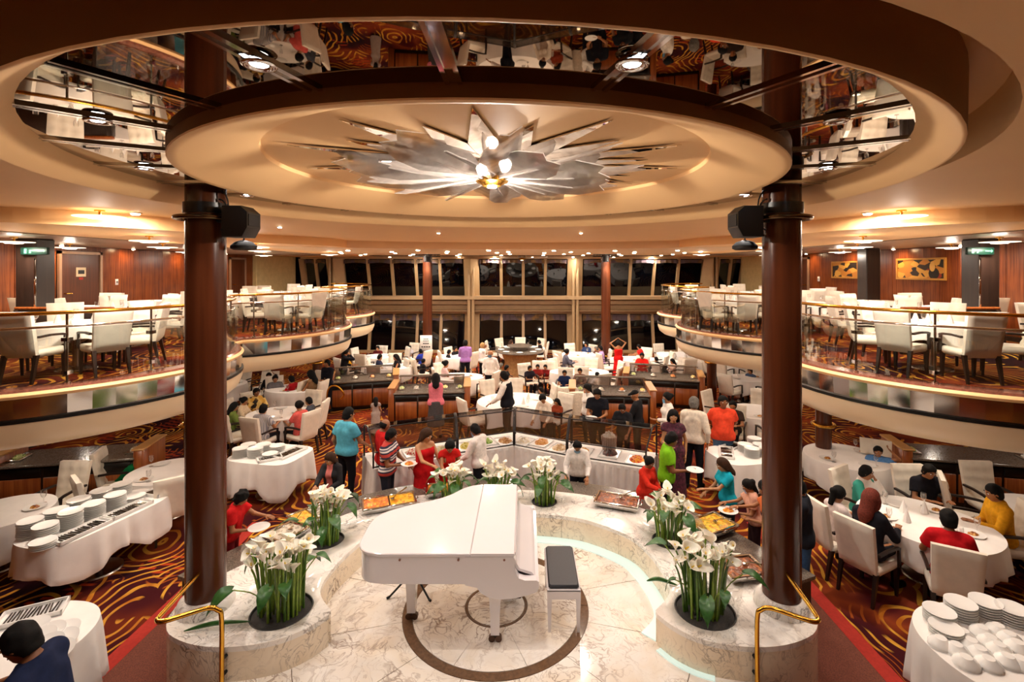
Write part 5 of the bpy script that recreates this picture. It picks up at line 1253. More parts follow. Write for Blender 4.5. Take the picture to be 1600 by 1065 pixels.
# make the outward side consistent
if (offs(ROUT, .1)[4][0] < ROUT[4][0]): NS = -1
else: NS = 1
bs = thing('buffet_shelf', 'dark stone buffet shelf running behind the marble planter', 'counter')
for P in (ROUT, mir(ROUT)[::-1]):
    sdn = NS if P is ROUT else NS
    nr = normals(P, sdn)
    if P is not ROUT and (P[len(P)//2][0]+nr[len(P)//2].x*.1)**2 < P[len(P)//2][0]**2: nr = [-n for n in nr]
    b = MB(); sweep(b, P, [(.0, .58), (.50, .58), (.50, .62), (.0, .62)], 1, True, True, nr); b.obj('shelf_top', granite, bs, 30)
    b = MB(); sweep(b, P, [(.0, 0), (.42, 0), (.42, .58), (.0, .58)], 1, True, True, nr); b.obj('cabinet', dark_wood, bs, 30)
def chafing(px, py, rz, w, l, colors, label, flabel, lid=False, pans=1):
    c = at(px, py, .76); z = .62
    t = thing('chafing_dish', label, 'chafing dish', (c.x, c.y, z), math.radians(rz))
    b = MB(); b.rbox(-w/2, w/2, -l/2, l/2, .055, .105, .01)
    b.obj('water_pan', steel, t); b = MB()
    for a in ((-w/2-.02, w/2+.02, -l/2-.02, -l/2+.012), (-w/2-.02, w/2+.02, l/2-.012, l/2+.02), (-w/2-.02, -w/2+.012, -l/2, l/2), (w/2-.012, w/2+.02, -l/2, l/2)): b.rbox(a[0], a[1], a[2], a[3], .09, .135, .008)
    if pans == 2: b.box(-.008, .008, -l/2, l/2, .1, .13)
    b.obj('rim', chrome, t)
    for sx in (-1, 1):
        for sy in (-1, 1): MB().tube([(sx*(w/2-.03), sy*(l/2-.03), 0), (sx*(w/2-.03), sy*(l/2-.03), .06)], .01, 6).obj('leg', chrome, t)
        MB().tube([(sx*(w/2+.02), -.06, .115), (sx*(w/2+.05), -.05, .12), (sx*(w/2+.05), .05, .12), (sx*(w/2+.02), .06, .115)], .007, 6).obj('handle', chrome, t)
    if lid:
        b = MB(); b.loft([[(w/2*u*.98, -l/2+.0+.02*v, .14+v*.0) for u, v in ((-1, 0), (1, 0))]+[(w/2*.98, -l/2-.16, .36), (-w/2*.98, -l/2-.16, .36)], [(w/2*u*.98, -l/2+.014, .14) for u in (-1, 1)]+[(w/2*.98, -l/2-.146, .37), (-w/2*.98, -l/2-.146, .37)]]); b.obj('open_lid', clear_glass, t)
    a = math.radians(rz)
    for k in range(pans):
        u = 0 if pans == 1 else (-.25+.5*k)*w
        b = mk('x', bpy.data.meshes.new('x'), steel); bpy.data.objects.remove(b)
        bx = MB(); n = 9; rnd = random.Random(int(px)+k); ww = (w-.04)/pans/2; ll = (l-.04)/2
        g = [[(-ww+2*ww*i/n, -ll+2*ll*j/n, .008+.025*rnd.random()*(1 if 0 < i < n and 0 < j < n else 0)) for i in range(n+1)] for j in range(n+1)]
        bx.loft([[(x_, y_, -.004) for x_, y_, z_ in g[0]]]+g+[[(x_, y_, -.004) for x_, y_, z_ in g[-1]]], None, False, False)
        cc = colors[k % len(colors)]; key = 'food_'+'_'.join(cc)
        if key not in MATS:
            tt = NT(key); v = tt.n('ShaderNodeTexVoronoi', ins={'Vector': tt.coord(), 'Scale': 26.}); tt.set(color=tt.ramp(v.outputs['Color'], [(i/len(cc), srgb(q)) for i, q in enumerate(cc)], 'CONSTANT'), rough=.3); tt.bump(v.outputs['Distance'], .6, .012); MATS[key] = tt.m
        o = bx.obj('curry', MATS[key], None, 60, (c.x+u*math.cos(a), c.y+u*math.sin(a), z+.112), a); tag(o, flabel if pans == 1 else flabel.replace('food', ['first food', 'second food'][k]), 'food', None, 'stuff')
    sp = thing('serving_spoon', 'steel serving spoon resting in the '+label.split(' with ')[0], 'spoon', (c.x+.05, c.y, z+.14), math.radians(rz+40))
    MB().tube([(0, 0, .02), (.06, -.02, .06), (.2, -.1, .13)], .007, 6).obj('shaft', chrome, sp); MB().lathe([(.002, -.006), (.03, 0), (.032, .004), (.002, .001)], 12, Matrix.Translation((0, 0, .015))).obj('scoop', chrome, sp)
YEL = ('E8A21C', 'F0B838', 'C87A14'); ORG = ('E08A1C', 'C8681C', 'F0A83A'); BRN = ('8A4A22', '6A3416', 'A8602C'); GRN = ('E8B02A', 'F0C040', 'C88A1C', 'B8A030')
chafing(1112, 815, -62, .40, .55, [GRN], 'chafing dish nearest the masked woman with yellow rice', 'bright yellow rice food in the dish before the masked woman', True)
chafing(1158, 882, -80, .36, .46, [BRN], 'chafing dish by the right column with brown meat', 'brown meat food beside the right column', False)
chafing(965, 778, -20, .62, .36, [BRN], 'wide chafing dish with brown roasted pieces', 'brown roasted food in the wide dish', False)
chafing(608, 780, 20, .74, .36, [ORG, YEL], 'double chafing dish before the striped shirt', 'orange food of the double dish before the striped shirt', False, 2)
chafing(688, 760, 10, .42, .34, [ORG], 'chafing dish beside the woman in red', 'orange food beside the woman in red', False)
chafing(487, 800, 50, .50, .38, [YEL, ('D8D0C0', '8A8478', 'B8AC98')], 'chafing dish behind the left lilies with yellow rice', 'yellow rice food behind the left lilies', False, 2)
chafing(448, 828, 65, .40, .34, [('B8AC98', 'D8CCB8', '8A7A5A')], 'chafing dish nearest the red-shirted person on the left', 'pale noodle food nearest the red-shirted person', False)
# glass bowls on the marble
for k, (px, py, l) in enumerate(((1055, 848, 'clear glass dome on the marble behind the right lilies'), (690, 790, 'glass bowl on the marble behind the piano tail'), (650, 800, 'second glass bowl beside the piano tail'))):
    c = at(px, py, TOP); o = lathe_mesh('glass_dome', [(.13, 0), (.14, .01), (.12, .07), (.07, .12), (.01, .135)], 24, clear_glass); tag(mk('glass_dome', o, clear_glass, None, (c.x, c.y, TOP+.001)), l, 'glass dome')
# sneeze-guard tables
GP = [(-2.28, 8.50), (-.92, 9.17), (.12, 9.62), (1.10, 9.07), (2.42, 8.52)]
gm = M('guard_frame_dark', '2A2524', .3, .1, metal=.6)
def quad(p0, p1, d0, d1): return None
names = ['left end', 'left middle', 'right middle', 'right end']
cenB = (0.1, 4.5)
def outw(p): v = Vector((p[0]-cenB[0], p[1]-cenB[1])); return v.normalized()
pleat = NT('pleated_skirt_cloth'); pleat.set(color=pleat.ramp(pleat.noise(5, 2), [(.3, srgb('E2D8D0')), (.7, srgb('F0E8E2'))]), rough=.85); pleatm = pleat.m
for k in range(4):
    p0, p1 = Vector(GP[k]), Vector(GP[k+1]); n0, n1 = outw(p0), outw(p1); e = (p1-p0).normalized()*.012
    q0, q1 = p0+n0*.86, p1+n1*.86; P4 = [p0+e, p1-e, q1-e, q0+e]
    t = thing('buffet_table', 'white skirted buffet table, %s section under the glass guard' % names[k], 'buffet table', (0, 0, 0))
    MB().prism([tuple(v) for v in P4], .70, .76).obj('tabletop', lin, t, 30)
    b = MB(); b.prism([tuple(v+(sum(P4, Vector((0, 0)))/4-v)*.12) for v in P4], 0, .70); b.obj('frame', black, t, 0)
    # pleated skirt around
    loop = []; per = 0
    for i in range(4):
        a_, c_ = P4[i], P4[(i+1) % 4]; L = (c_-a_).length; nn = int(L/.035); nv = Vector(((c_-a_).y, -(c_-a_).x)).normalized()
        for j in range(nn): loop.append(a_.lerp(c_, j/nn)+nv*(.014*math.sin(j*PI*.5+i)+.0)); 
    b = MB(); cen_ = sum(P4, Vector((0, 0)))/4
    b.loft([[(p.x, p.y, .755) for p in loop], [(cen_.x+(p.x-cen_.x)*1.015, cen_.y+(p.y-cen_.y)*1.015, .4) for p in loop], [(cen_.x+(p.x-cen_.x)*1.03, cen_.y+(p.y-cen_.y)*1.03, .02) for p in loop]], None, False); b.obj('skirt', pleatm, t, 60)
    g = thing('sneeze_guard', 'glass sneeze guard in a dark frame, %s buffet section' % names[k], 'sneeze guard', (0, 0, 0))
    A0, A1 = p0+n0*.06+e, p1+n1*.06-e; B0, B1 = p0+n0*.42+e, p1+n1*.42-e; C0, C1 = p0+n0*.74+e, p1+n1*.74-e; v3 = lambda p, z: (p.x, p.y, z)
    for (A_, B_, C_) in ((A0, B0, C0), (A1, B1, C1)):
        MB().tube([v3(A_, .76), v3(A_, 1.02), v3(A_.lerp(B_, .1), 1.08), v3(B_, 1.33), v3(B_.lerp(C_, .25), 1.355), v3(C_.lerp(B_, .15), 1.34), v3(C_, 1.30), v3(C_, .76)], .016, 8).obj('end_frame', gm, g, 60)
    for (u, v, z) in ((A0, A1, .775), (B0, B1, 1.34), (A0, A1, 1.03), (C0, C1, 1.31)): MB().tube([v3(u, z), v3(v, z)], .011, 6).obj('rail', gm, g)
    b = MB(); b.loft([[v3(A0, 1.035), v3(A1, 1.035), v3(B1, 1.335), v3(B0, 1.335)], [v3(A0+n0*.008, 1.03), v3(A1+n1*.008, 1.03), v3(B1+n1*.008, 1.33), v3(B0+n0*.008, 1.33)]]); b.obj('front_glass', guard_glass, g, 0)
    b = MB(); b.loft([[v3(B0, 1.345), v3(B1, 1.345), v3(C1, 1.32), v3(C0, 1.32)], [v3(B0, 1.353), v3(B1, 1.353), v3(C1, 1.328), v3(C0, 1.328)]]); b.obj('top_glass', guard_glass, g, 0)
    # trays
    items = [[('green salad', ('6A9A2C', 'A8C85A', '4A7A24')), ('sliced tomato', ('C83A1C', 'E8D8C0', 'A82818')), ('pale pasta', ('E8DCB8', 'D8C89A', 'C8B88A'))],
             [('yellow melon', ('E0C83A', 'F0E08A', 'C8B02C')), ('green lettuce', ('7AA83A', 'B0D06A', '5A8A2C')), ('bread rolls', ('D8A05A', 'B87A3A', 'E8C08A'))],
             [('white cheese', ('F0E8D8', 'E8D8B8', 'F8F0E4')), ('orange flan', ('D8903A', 'E8A858', 'C87A2C')), ('pale sponge cake', ('E8C89A', 'D8B07A', 'F0DCB8'))],
             [('roasted potatoes', ('D89A2C', 'B87A1C', 'E8B858')), ('dark cake', ('4A1C14', '2A1410', '6A2A1C')), ('red and orange fruit', ('D8481C', 'E8982C', 'C82818'))]][k]
    for i, (nm_, cc) in enumerate(items):
        u = (i+.5)/3; c = p0.lerp(p1, u)+n0.lerp(n1, u)*(.34+.12*(i % 2)); rz = math.atan2((p1-p0).y, (p1-p0).x)
        pt = thing('platter', 'white platter of %s on the %s buffet table' % (nm_, names[k]), 'platter', (c.x, c.y, .762), rz)
        b = MB(); b.rbox(-.17, .17, -.22, .22, 0, .012, .004); b.rbox(-.18, .18, -.23, -.215, .006, .024, .003); b.rbox(-.18, .18, .215, .23, .006, .024, .003); b.rbox(-.18, -.165, -.23, .23, .006, .024, .003); b.rbox(.165, .18, -.23, .23, .006, .024, .003); b.obj('dish', porcelain, pt)
        food(nm_.replace(' ', '_').replace('_and_', '_'), 'heap of %s on its white platter' % nm_, c.x, c.y, .772, .14, .17, .055, cc, rz)
# striped drum tub on the right section
dc = (GP[3][0]*.55+GP[4][0]*.45+.25, GP[3][1]*.55+GP[4][1]*.45+.62)
dt = thing('drum_bowl', 'brown and white drum-shaped bowl of white food on the right buffet table', 'bowl', (dc[0], dc[1], .762))
dm_ = NT('zigzag_drum'); dmc = dm_.coord(); wv = dm_.n('ShaderNodeTexWave', wave_type='BANDS', ins={'Vector': dm_.n('ShaderNodeMapping', ins={0: dmc, 3: (14, 14, 3)}).outputs[0], 'Scale': 1., 'Distortion': 3.}); dm_.set(color=dm_.ramp(wv.outputs[0], [(.45, srgb('5A1E14')), (.55, srgb('E8D8C8'))]), rough=.5)
MB().lathe([(.10, 0), (.13, .02), (.15, .26), (.14, .27), (.12, .22), (.02, .2)], 24).obj('drum', dm_.m, dt); food('rice_heap', 'white rice heap in the drum-shaped bowl', dc[0], dc[1], .762+.24, .13, .13, .09, ('F0E8D8', 'E0D4C0', 'F8F4EC'))
# wooden buffet stations
def station(x, y, rz, w, d, label, stuff=0, h=.86, tubs=0, screen=True):
    t = thing('buffet_station', label, 'buffet station', (x, y, 0), math.radians(rz))
    MB().rbox(-w/2+.12, w/2-.12, -d/2+.04, d/2-.04, .06, h-.04, .01).obj('body', dark_wood, t); MB().box(-w/2+.05, w/2-.05, -d/2+.08, d/2-.08, 0, .06).obj('plinth', black, t)
    for s in (-1, 1): MB().rbox(min(s*(w/2-.16), s*w/2), max(s*(w/2-.16), s*w/2), -d/2, d/2, .0, h+.12, .012).obj('end_panel', station_wood, t); MB().rbox(min(s*(w/2-.18), s*(w/2+.02)), max(s*(w/2-.18), s*(w/2+.02)), -d/2-.02, d/2+.02, h+.12, h+.15, .008).obj('cap', M('pale_wood_cap', 'C8965A', .3), t)
    MB().rbox(-w/2+.14, w/2-.14, -d/2-.03, d/2+.03, h-.04, h, .008).obj('worktop', granite, t)
    for k in range(3):
        u0, u1 = -w/2+.18+k*(w-.36)/3, -w/2+.16+(k+1)*(w-.36)/3; p_ = MB().rbox(u0+.01, u1-.01, -d/2+.02, -d/2+.045, .12, h-.25, .006).obj('front_panel', station_wood, t)
        MB().rbox(u0+.01, u1-.01, -d/2+.02, -d/2+.042, h-.22, h-.07, .005).obj('drawer', black, t)
    if screen:
        MB().rbox(-w/2+.16, w/2-.16, d/2-.16, d/2-.02, h+.25, h+.28, .008).obj('upper_shelf', granite, t)
        MB().box(-w/2+.16, w/2-.16, d/2-.10, d/2-.09, h, h+.25).obj('glass_screen', guard_glass, t, 0)
        for s in (-1, 0, 1): MB().tube([(s*(w/2-.2), d/2-.08, h), (s*(w/2-.2), d/2-.08, h+.25)], .012, 6).obj('shelf_post', chrome, t)
    for k in range(tubs):
        u = -w/2+.3+(w-.6)*k/max(1, tubs-1); p_ = MB().rbox(u-.10, u+.10, -.2, .12, h, h+.03, .006).obj('tub', steel, t); 
        cc = [('8A9A3A', 'C8D08A', '5A7A2C'), ('E8E0D0', 'C8BCA8', 'F4EEE4'), ('C84A2C', 'E8A05A', '8A2A1C'), ('E0B83A', 'F0D88A', 'B88A2C')][k % 4]
        a = math.radians(rz); fx, fy = x+u*math.cos(a)+.04*math.sin(a), y+u*math.sin(a)-.04*math.cos(a)
        food('salad', 'salad heap in tub %s, %s' % (ORD[k % 6], ' '.join(label.split(',')[0].split()[:4])), fx, fy, h+.02, .08, .12, .05, cc, a)
    return t
q = at(560, 640, 0); station(q.x, q.y+.5, 14, 2.1, 1.0, 'rear left wooden station with glass shelf, behind the little girl', tubs=4)
q = at(668, 662, 0); station(q.x, q.y+.5, 6, 2.2, 1.05, 'front left wooden station where the pink-topped woman serves herself', tubs=5)
q = at(955, 668, 0); station(q.x+.1, q.y+.6, -6, 2.3, 1.05, 'front right wooden station behind the staff in black', tubs=4)
q = at(1046, 640, 0); station(q.x, q.y+.7, -14, 2.4, 1.0, 'rear right wooden station with white dishes, before the short column', tubs=4)
for s, sd in ((-1, 'left'), (1, 'right')):
    station(8.35 if s > 0 else -7.75, 8.95, -s*12, 2.4, .8, 'dark sideboard under the near %s balcony, behind the serving area' % sd, tubs=2, screen=False)
rb_ = at(812, 588, 0); t = thing('round_bar', 'round stone-fronted bar before the window tables', 'bar', (rb_.x, rb_.y+.5, 0))
MB().lathe([(.62, 0), (.64, .1), (.60, .5), (.74, .86), (.78, .9)], 36).obj('body', M('tan_stone', 'A8855C', .25, .2, 12), t, 50); MB().lathe([(.8, .90), (1.0, .92), (1.0, .96), (.7, .97), (.3, .965)], 40).obj('worktop', granite, t, 40); MB().lathe([(.3, .96), (.3, 1.1), (.5, 1.12), (.5, 1.15), (.02, 1.16)], 28).obj('upper_shelf', granite, t, 40)
for k in range(8): a = k*PI/4; plate(rb_.x+.75*math.cos(a), rb_.y+.5+.75*math.sin(a), .972, 'white plate on the round bar worktop, %s side' % pos8(math.degrees(a)), 'plates on the round bar')
# notice on the left far column
nt = thing('notice_sign', 'white paper notice fixed to the left far column', 'sign', (-3.60, 19.62, .98)); MB().rbox(-.24, .24, -.012, .0, 0, .6, .004).obj('paper', M('notice_white', 'E8E2DC', .7), nt)
b = MB()
for z, w, h in ((.44, .10, .03), (.36, .12, .03), (.25, .12, .05), (.12, .19, .045)): 
    n = 4 if w > .11 else 3
    for i in range(n): x0 = -w+2*w*i/n; b.box(x0, x0+2*w/n*.78, -.016, -.012, z, z+h)
b.obj('printed_lines', M('print_black', '2A2626', .8), nt, 0)
# round wheel-backed trolley chairs / walker arcs near the left short column
wk = thing('curved_rail', 'short bent brass rail beside the chairs near the left short column', 'handrail', tuple(at(525, 655, 0)))
MB().tube(catmull([(-.25, 0, 0), (-.25, 0, .7), (-.15, 0, .92), (.05, 0, .92), (.2, .05, .7), (.1, .1, .55)], 5), .025, 8).obj('tube', brass, wk, 60)
# ================================================================ PEOPLE PLACED
def stand(px, py, d, label, rz, lean=0., **kw):
    """standing person whose head top is seen at (px, py) from the distance d"""
    z = CZ-(py-HY)/FPX*d; x = CX+(px-HX)/FPX*d
    R, info = person_meshes('stand', kw.get('sex', 'm'), lean, tuple(kw.get('arms', ('down', 'down'))), kw.get('hair', 'short'), kw.get('top', 'tee'), kw.get('bottom', 'trousers'), kw.get('heavy', 1.), kw.get('h', .026), tuple(kw.get('look', (.15, 0.))))
    sc = z/info['top_z']; sc = max(.55, min(1.12, sc)); hx, hy = info['hc'][0]*sc, info['hc'][1]*sc; a = math.radians(rz)
    return person(label, (x-(hx*math.cos(a)-hy*math.sin(a)), d-(hx*math.sin(a)+hy*math.cos(a)), 0), rz, 'stand', lean=lean, scale=sc, **kw)
def with_plate(t_info, side, label, fd=None):
    t, info = t_info; bpy.context.view_layer.update(); w = held(t, info, side); f = Vector((-math.sin(t.rotation_euler.z), math.cos(t.rotation_euler.z), 0))
    p = w+f*.13; plate(p.x, p.y, p.z+.016, label)
    if fd: food('plate_food', 'food on the '+label, p.x, p.y, p.z+.026, .075, .06, .03, fd)
stripe = NT('striped_shirt'); sc_ = stripe.coord(); sz = stripe.n('ShaderNodeSeparateXYZ', ins={0: sc_}).outputs[2]
fr = stripe.math('FRACT', stripe.math('MULTIPLY', sz, 5.6))
stripe.set(color=stripe.ramp(fr, [(0, srgb('B83A30')), (.28, srgb('26243C')), (.42, srgb('E8DCD8')), (.58, srgb('5A5A70')), (.70, srgb('E8DCD8')), (.82, srgb('26243C'))], 'CONSTANT'), rough=.85)
def patterned(name, cols, scale):
    t = NT(name); v = t.n('ShaderNodeTexVoronoi', ins={'Vector': t.coord(), 'Scale': scale}); t.set(color=t.ramp(v.outputs['Color'], [(i/len(cols), srgb(c)) for i, c in enumerate(cols)], 'CONSTANT'), rough=.85); return t.m
camo_ = patterned('yellow_black_shirt', ('D8A848', '2A2018', 'E8C878', '6A4A20'), 9); dots = patterned('dotted_dress', ('4A1A2C', '3A1424', '5A2238', '4A1A2C'), 30)
grey_stripe = NT('grey_striped_shirt'); w_ = grey_stripe.n('ShaderNodeTexWave', ins={'Vector': grey_stripe.coord(), 'Scale': 9.}); grey_stripe.set(color=grey_stripe.ramp(w_.outputs[0], [(.45, srgb('8A8A94')), (.6, srgb('C8C4C4'))]), rough=.85)
jacket = NT('open_black_jacket'); jx = jacket.n('ShaderNodeSeparateXYZ', ins={0: jacket.coord()}); jf = jacket.math('MULTIPLY', jacket.math('LESS_THAN', jacket.math('ABSOLUTE', jx.outputs[0]), .06), jacket.math('GREATER_THAN', jx.outputs[1], .06)); jacket.set(color=jacket.mix(jf, srgb('17151A'), srgb('D87870')), rough=.85)
raglan = NT('raglan_shirt'); sx = raglan.n('ShaderNodeSeparateXYZ', ins={0: raglan.coord()}).outputs[0]; raglan.set(color=raglan.ramp(raglan.math('ABSOLUTE', sx), [(.115, srgb('E8E0D8')), (.125, srgb('2A8A78'))], 'CONSTANT'), rough=.85)
N_ = .018
stand(545, 637, 9.0, 'man in a turquoise polo shirt by the left buffet end, seen from behind', -28, top='polo', tc='5AB0C8', heavy=1.18, h=N_, look=(.35, -.3), arms=('down', 'low'), bc='16141A')
with_plate(stand(612, 670, 8.25, 'man in a red, navy and white striped shirt holding a plate', -100, .06, top='polo', tmat=stripe.m, h=N_, arms=('low', 'hold'), look=(.35, .2), skin=1, bc='2A2832'), 1, 'white plate held by the man in stripes', ORG)
stand(602, 655, 8.75, 'balding man in a red shirt behind the striped shirt', -60, top='polo', tc='B81C1C', hair='bald', h=N_, look=(.4, 0), skin=1)
stand(667, 670, 8.2, 'woman in a long red gown with long dark hair at the dishes', -140, .05, sex='f', top='gown', bottom=None, tc='C0161C', hair='long', hc='brown', h=N_, arms=('low', 'reach'), look=(.4, .2), skin=2, shoe='7A1414')
stand(703, 690, 8.15, 'girl in a red dress bending over the dishes beside the woman in red', -165, .30, sex='f', top='dress', bottom=None, tc='C8201C', hair='bun', h=N_, arms=('low', 'reach'), look=(.5, 0))
stand(742, 663, 8.75, 'masked server in a white shirt behind the piano flowers', 60, .12, top='long', tc='E8DED8', mask='9AB4CC', h=N_, arms=('low', 'low'), look=(.45, 0), skin=1)
stand(902, 690, 8.35, 'masked server in a white shirt leaning over the buffet behind the bench', 170, .22, top='long', tc='EAE2DC', mask='8AB8D8', h=N_, arms=('low', 'low'), look=(.55, 0))
stand(515, 708, 7.75, 'woman with long dark hair in a black jacket over a pink top', 175, .12, sex='f', top='long', tmat=jacket.m, hair='long', hc='brown', h=N_, arms=('hold', 'reach'), look=(.4, -.2), bc='17151A', skin=2)
with_plate(stand(378, 768, 6.55, 'curly-haired person in a red t-shirt holding a plate by the left column', -85, .22, top='tee', tc='C01A1C', hair='curly', h=N_, arms=('reach', 'hold'), look=(.45, .3), bc='7A1820', skin=0, heavy=1.05), 1, 'white plate held by the curly-haired person in red')
# right side
with_plate(stand(1050, 676, 7.95, 'man in a lime green polo shirt holding a plate', -105, .06, top='polo', tc='7AB81C', heavy=1.1, h=N_, arms=('down', 'hold'), look=(.45, 0), skin=1), 1, 'white plate held by the man in lime green')
stand(1015, 714, 7.75, 'woman in a red tunic with a green scarf at the wide dish', -150, .14, sex='f', top='kurta', tc='D03020', hair='bun', h=N_, arms=('hold', 'reach'), look=(.3, .1), bc='8A2018', skin=1)
stand(1052, 640, 9.0, 'woman in a long maroon dress with a white headband', 168, sex='f', top='dress', bottom=None, tmat=dots, hair='long', h=N_, arms=('down', 'hold'), heavy=1.08, skin=2)
with_plate(stand(1084, 620, 9.55, 'man in a cream long-sleeved shirt carrying an empty plate, back to the camera', -30, top='long', tc='E6D8C6', hair='short', hc='grey', h=N_, arms=('hold', 'down'), look=(.3, .4), bc='17161C'), -1, 'white plate carried by the man in the cream shirt')
stand(1130, 618, 9.7, 'man in an orange-red polo and blue shorts with his hands behind him', 165, top='polo', tc='E0482C', bottom='shorts', bc='4A6480', heavy=1.2, h=N_, arms=('back', 'back'), skin=1, look=(.1, .2), shoe='241C18')
stand(1128, 716, 7.45, 'woman with long dark hair in a teal top at the right dishes', 95, .12, sex='f', top='tee', tc='18A0B8', hair='long', hc='brown', h=N_, arms=('reach', 'low'), look=(.35, 0), skin=2)
with_plate(stand(1168, 750, 7.0, 'masked woman in a pink top serving herself rice, dark tied hair', 80, .14, sex='f', top='tee', tc='D8A088', hair='pony', mask='B8C0DC', h=N_, arms=('hold', 'reach'), look=(.4, 0), bc='3A2428', skin=0), -1, 'white plate of rice held by the masked woman', ORG)
stand(1195, 752, 6.55, 'dark-haired woman in an orange top half hidden by the right column', 70, .1, sex='f', top='tee', tc='C86A3A', hair='bun', h=N_, arms=('hold', 'reach'), look=(.4, 0), bc='2A2024')
stand(1243, 745, 6.15, 'person in blue jeans and a dark jacket behind the right column', 60, .06, sex='m', top='long', tc='22242C', hair='short', h=N_, arms=('hold', 'hold'), look=(.4, 0), bc='3A5A84')
# staff and guests behind the buffet
stand(787, 580, 12.0, 'waiter in a black waistcoat over white sleeves at the large round table', 70, .1, top='vest', tc='F0E8E0', h=.022, arms=('low', 'low'), look=(.3, 0), skin=0, bc='15151C')
stand(848, 617, 11.2, 'server in a pale shirt bending over the buffet, dark tied hair', 150, .38, sex='f', top='long', tc='E0CFBC', hair='bun', h=.022, arms=('low', 'low'), look=(.3, .5))
with_plate(stand(933, 608, 10.75, 'staff member in a black t-shirt holding a plate', 165, .04, top='tee', tc='17171E', hair='short', h=.022, arms=('hold', 'hold'), look=(.5, 0)), 1, 'white plate held by the staff member in black')
stand(917, 600, 11.7, 'woman in a white blouse raising a hand to her masked face', 120, sex='f', top='long', tc='E6DED6', hair='pony', mask='C8D4E0', h=.024, arms=('mouth', 'down'), look=(.3, 0), bc='201E24')
stand(992, 610, 10.9, 'cook in black with a black cap, turned away', 60, .05, top='long', tc='201F22', hair='cap', h=.022, arms=('low', 'low'), look=(.3, .4))
stand(972, 632, 10.45, 'bearded man in a dark t-shirt looking down behind the glass guard', 150, .12, top='tee', tc='1E1E22', h=.022, arms=('low', 'low'), look=(.5, .2), skin=1)
stand(1042, 613, 10.6, 'staff woman in a white blouse with a blue mask by the right buffet end', 95, sex='f', top='long', tc='EDE5DC', hair='bun', mask='7AB8DC', h=.022, arms=('hold', 'down'), bc='17161A')
stand(681, 583, 12.35, 'woman in a pink sleeveless top and grey skirt at the left station', 10, sex='f', top='sleeveless', tc='E07A8A', bottom='skirt', bc='4A4648', hair='long', h=.022, arms=('reach', 'reach'), look=(.3, 0), heavy=1.12)
stand(587, 620, 12.6, 'little girl with long dark hair standing by the left station', 20, sex='f', top='dress', bottom=None, tc='A89890', hair='long', h=.026, arms=('hold', 'down'))
stand(511, 562, 14.6, 'man in dark clothes with a blue lanyard beside the left short column', 160, top='long', tc='1A1A24', h=.028, arms=('hold', 'down'))
stand(541, 545, 16.6, 'woman in a black top leaning at the rear left station', -60, .15, sex='f', top='long', tc='17151A', hair='pony', h=.028, arms=('hold', 'mouth'))
stand(727, 531, 18.0, 'man in a purple shirt standing with his back to the camera', 15, top='long', tc='A87AC0', h=.028, arms=('hold', 'hold'))
stand(754, 535, 18.3, 'man in a white chef jacket with pale hair by the left window post', -60, top='long', tc='F0EAE4', hair='short', hc='blonde', h=.028, arms=('hold', 'mouth'))
stand(766, 547, 15.9, 'masked man in a white shirt walking before the round bar', 170, top='long', tc='F2EAE4', hair='bald', hc='blonde', mask='6A8AA8', h=.026, arms=('down', 'down'))
stand(966, 531, 18.6, 'woman in a tight red dress raising both arms to her hair', 10, sex='f', top='gown', bottom=None, tc='D01A18', hair='short', h=.026, arms=('hair', 'hair'))
stand(998, 538, 19.2, 'man in a red shirt reaching across the window table', 80, .35, top='tee', tc='D0201C', h=.028, arms=('reach', 'reach'))
stand(30, 978, 3.45, 'dark-haired man in a navy shirt leaning over the front left table', 100, .25, top='tee', tc='1C2440', hair='short', h=.016, arms=('low', 'reach'), look=(.35, .1), heavy=1.05, skin=1, bc='20202A')
# ---- seated
TAKEN = set()
def claim(x, y, a, label):
    best = None
    for c in CHL:
        if c.location.z > 1 or c in TAKEN: continue
        q = (c.location.x-x)**2+(c.location.y-y)**2
        if q < .75**2 and (best is None or q < best[0]): best = (q, c)
    if best: c = best[1]; c.location.x, c.location.y = x, y; c.rotation_euler.z = a
    else: c = chair(x, y, math.degrees(a), 'cream chair of the '+' '.join(label.split()[:9]), 0, GC)
    TAKEN.add(c)
def seat(px, py, d, label, rz, **kw):
    """seated person whose head top is seen at (px, py) from the distance d; lower deck"""
    lean = kw.pop('lean', .12); arms = kw.pop('arms', ('table', 'table'))
    R, info = person_meshes('sit', kw.get('sex', 'm'), lean, tuple(arms), kw.get('hair', 'short'), kw.get('top', 'tee'), kw.get('bottom', 'trousers'), kw.get('heavy', 1.), kw.get('h', .028), tuple(kw.get('look', (.15, 0.))))
    z = CZ-(py-HY)/FPX*d; x = CX+(px-HX)/FPX*d; sc = max(.72, min(1.08, z/info['top_z'])); hx, hy = info['hc'][0]*sc, info['hc'][1]*sc; a = math.radians(rz)
    kw.setdefault('h', .028)
    px_, py_ = x-(hx*math.cos(a)-hy*math.sin(a)), d-(hx*math.sin(a)+hy*math.cos(a)); claim(px_, py_, a, label)
    return person(label, (x-(hx*math.cos(a)-hy*math.sin(a)), d-(hx*math.sin(a)+hy*math.cos(a)), 0), rz, 'sit', lean=lean, arms=arms, scale=sc, **kw)
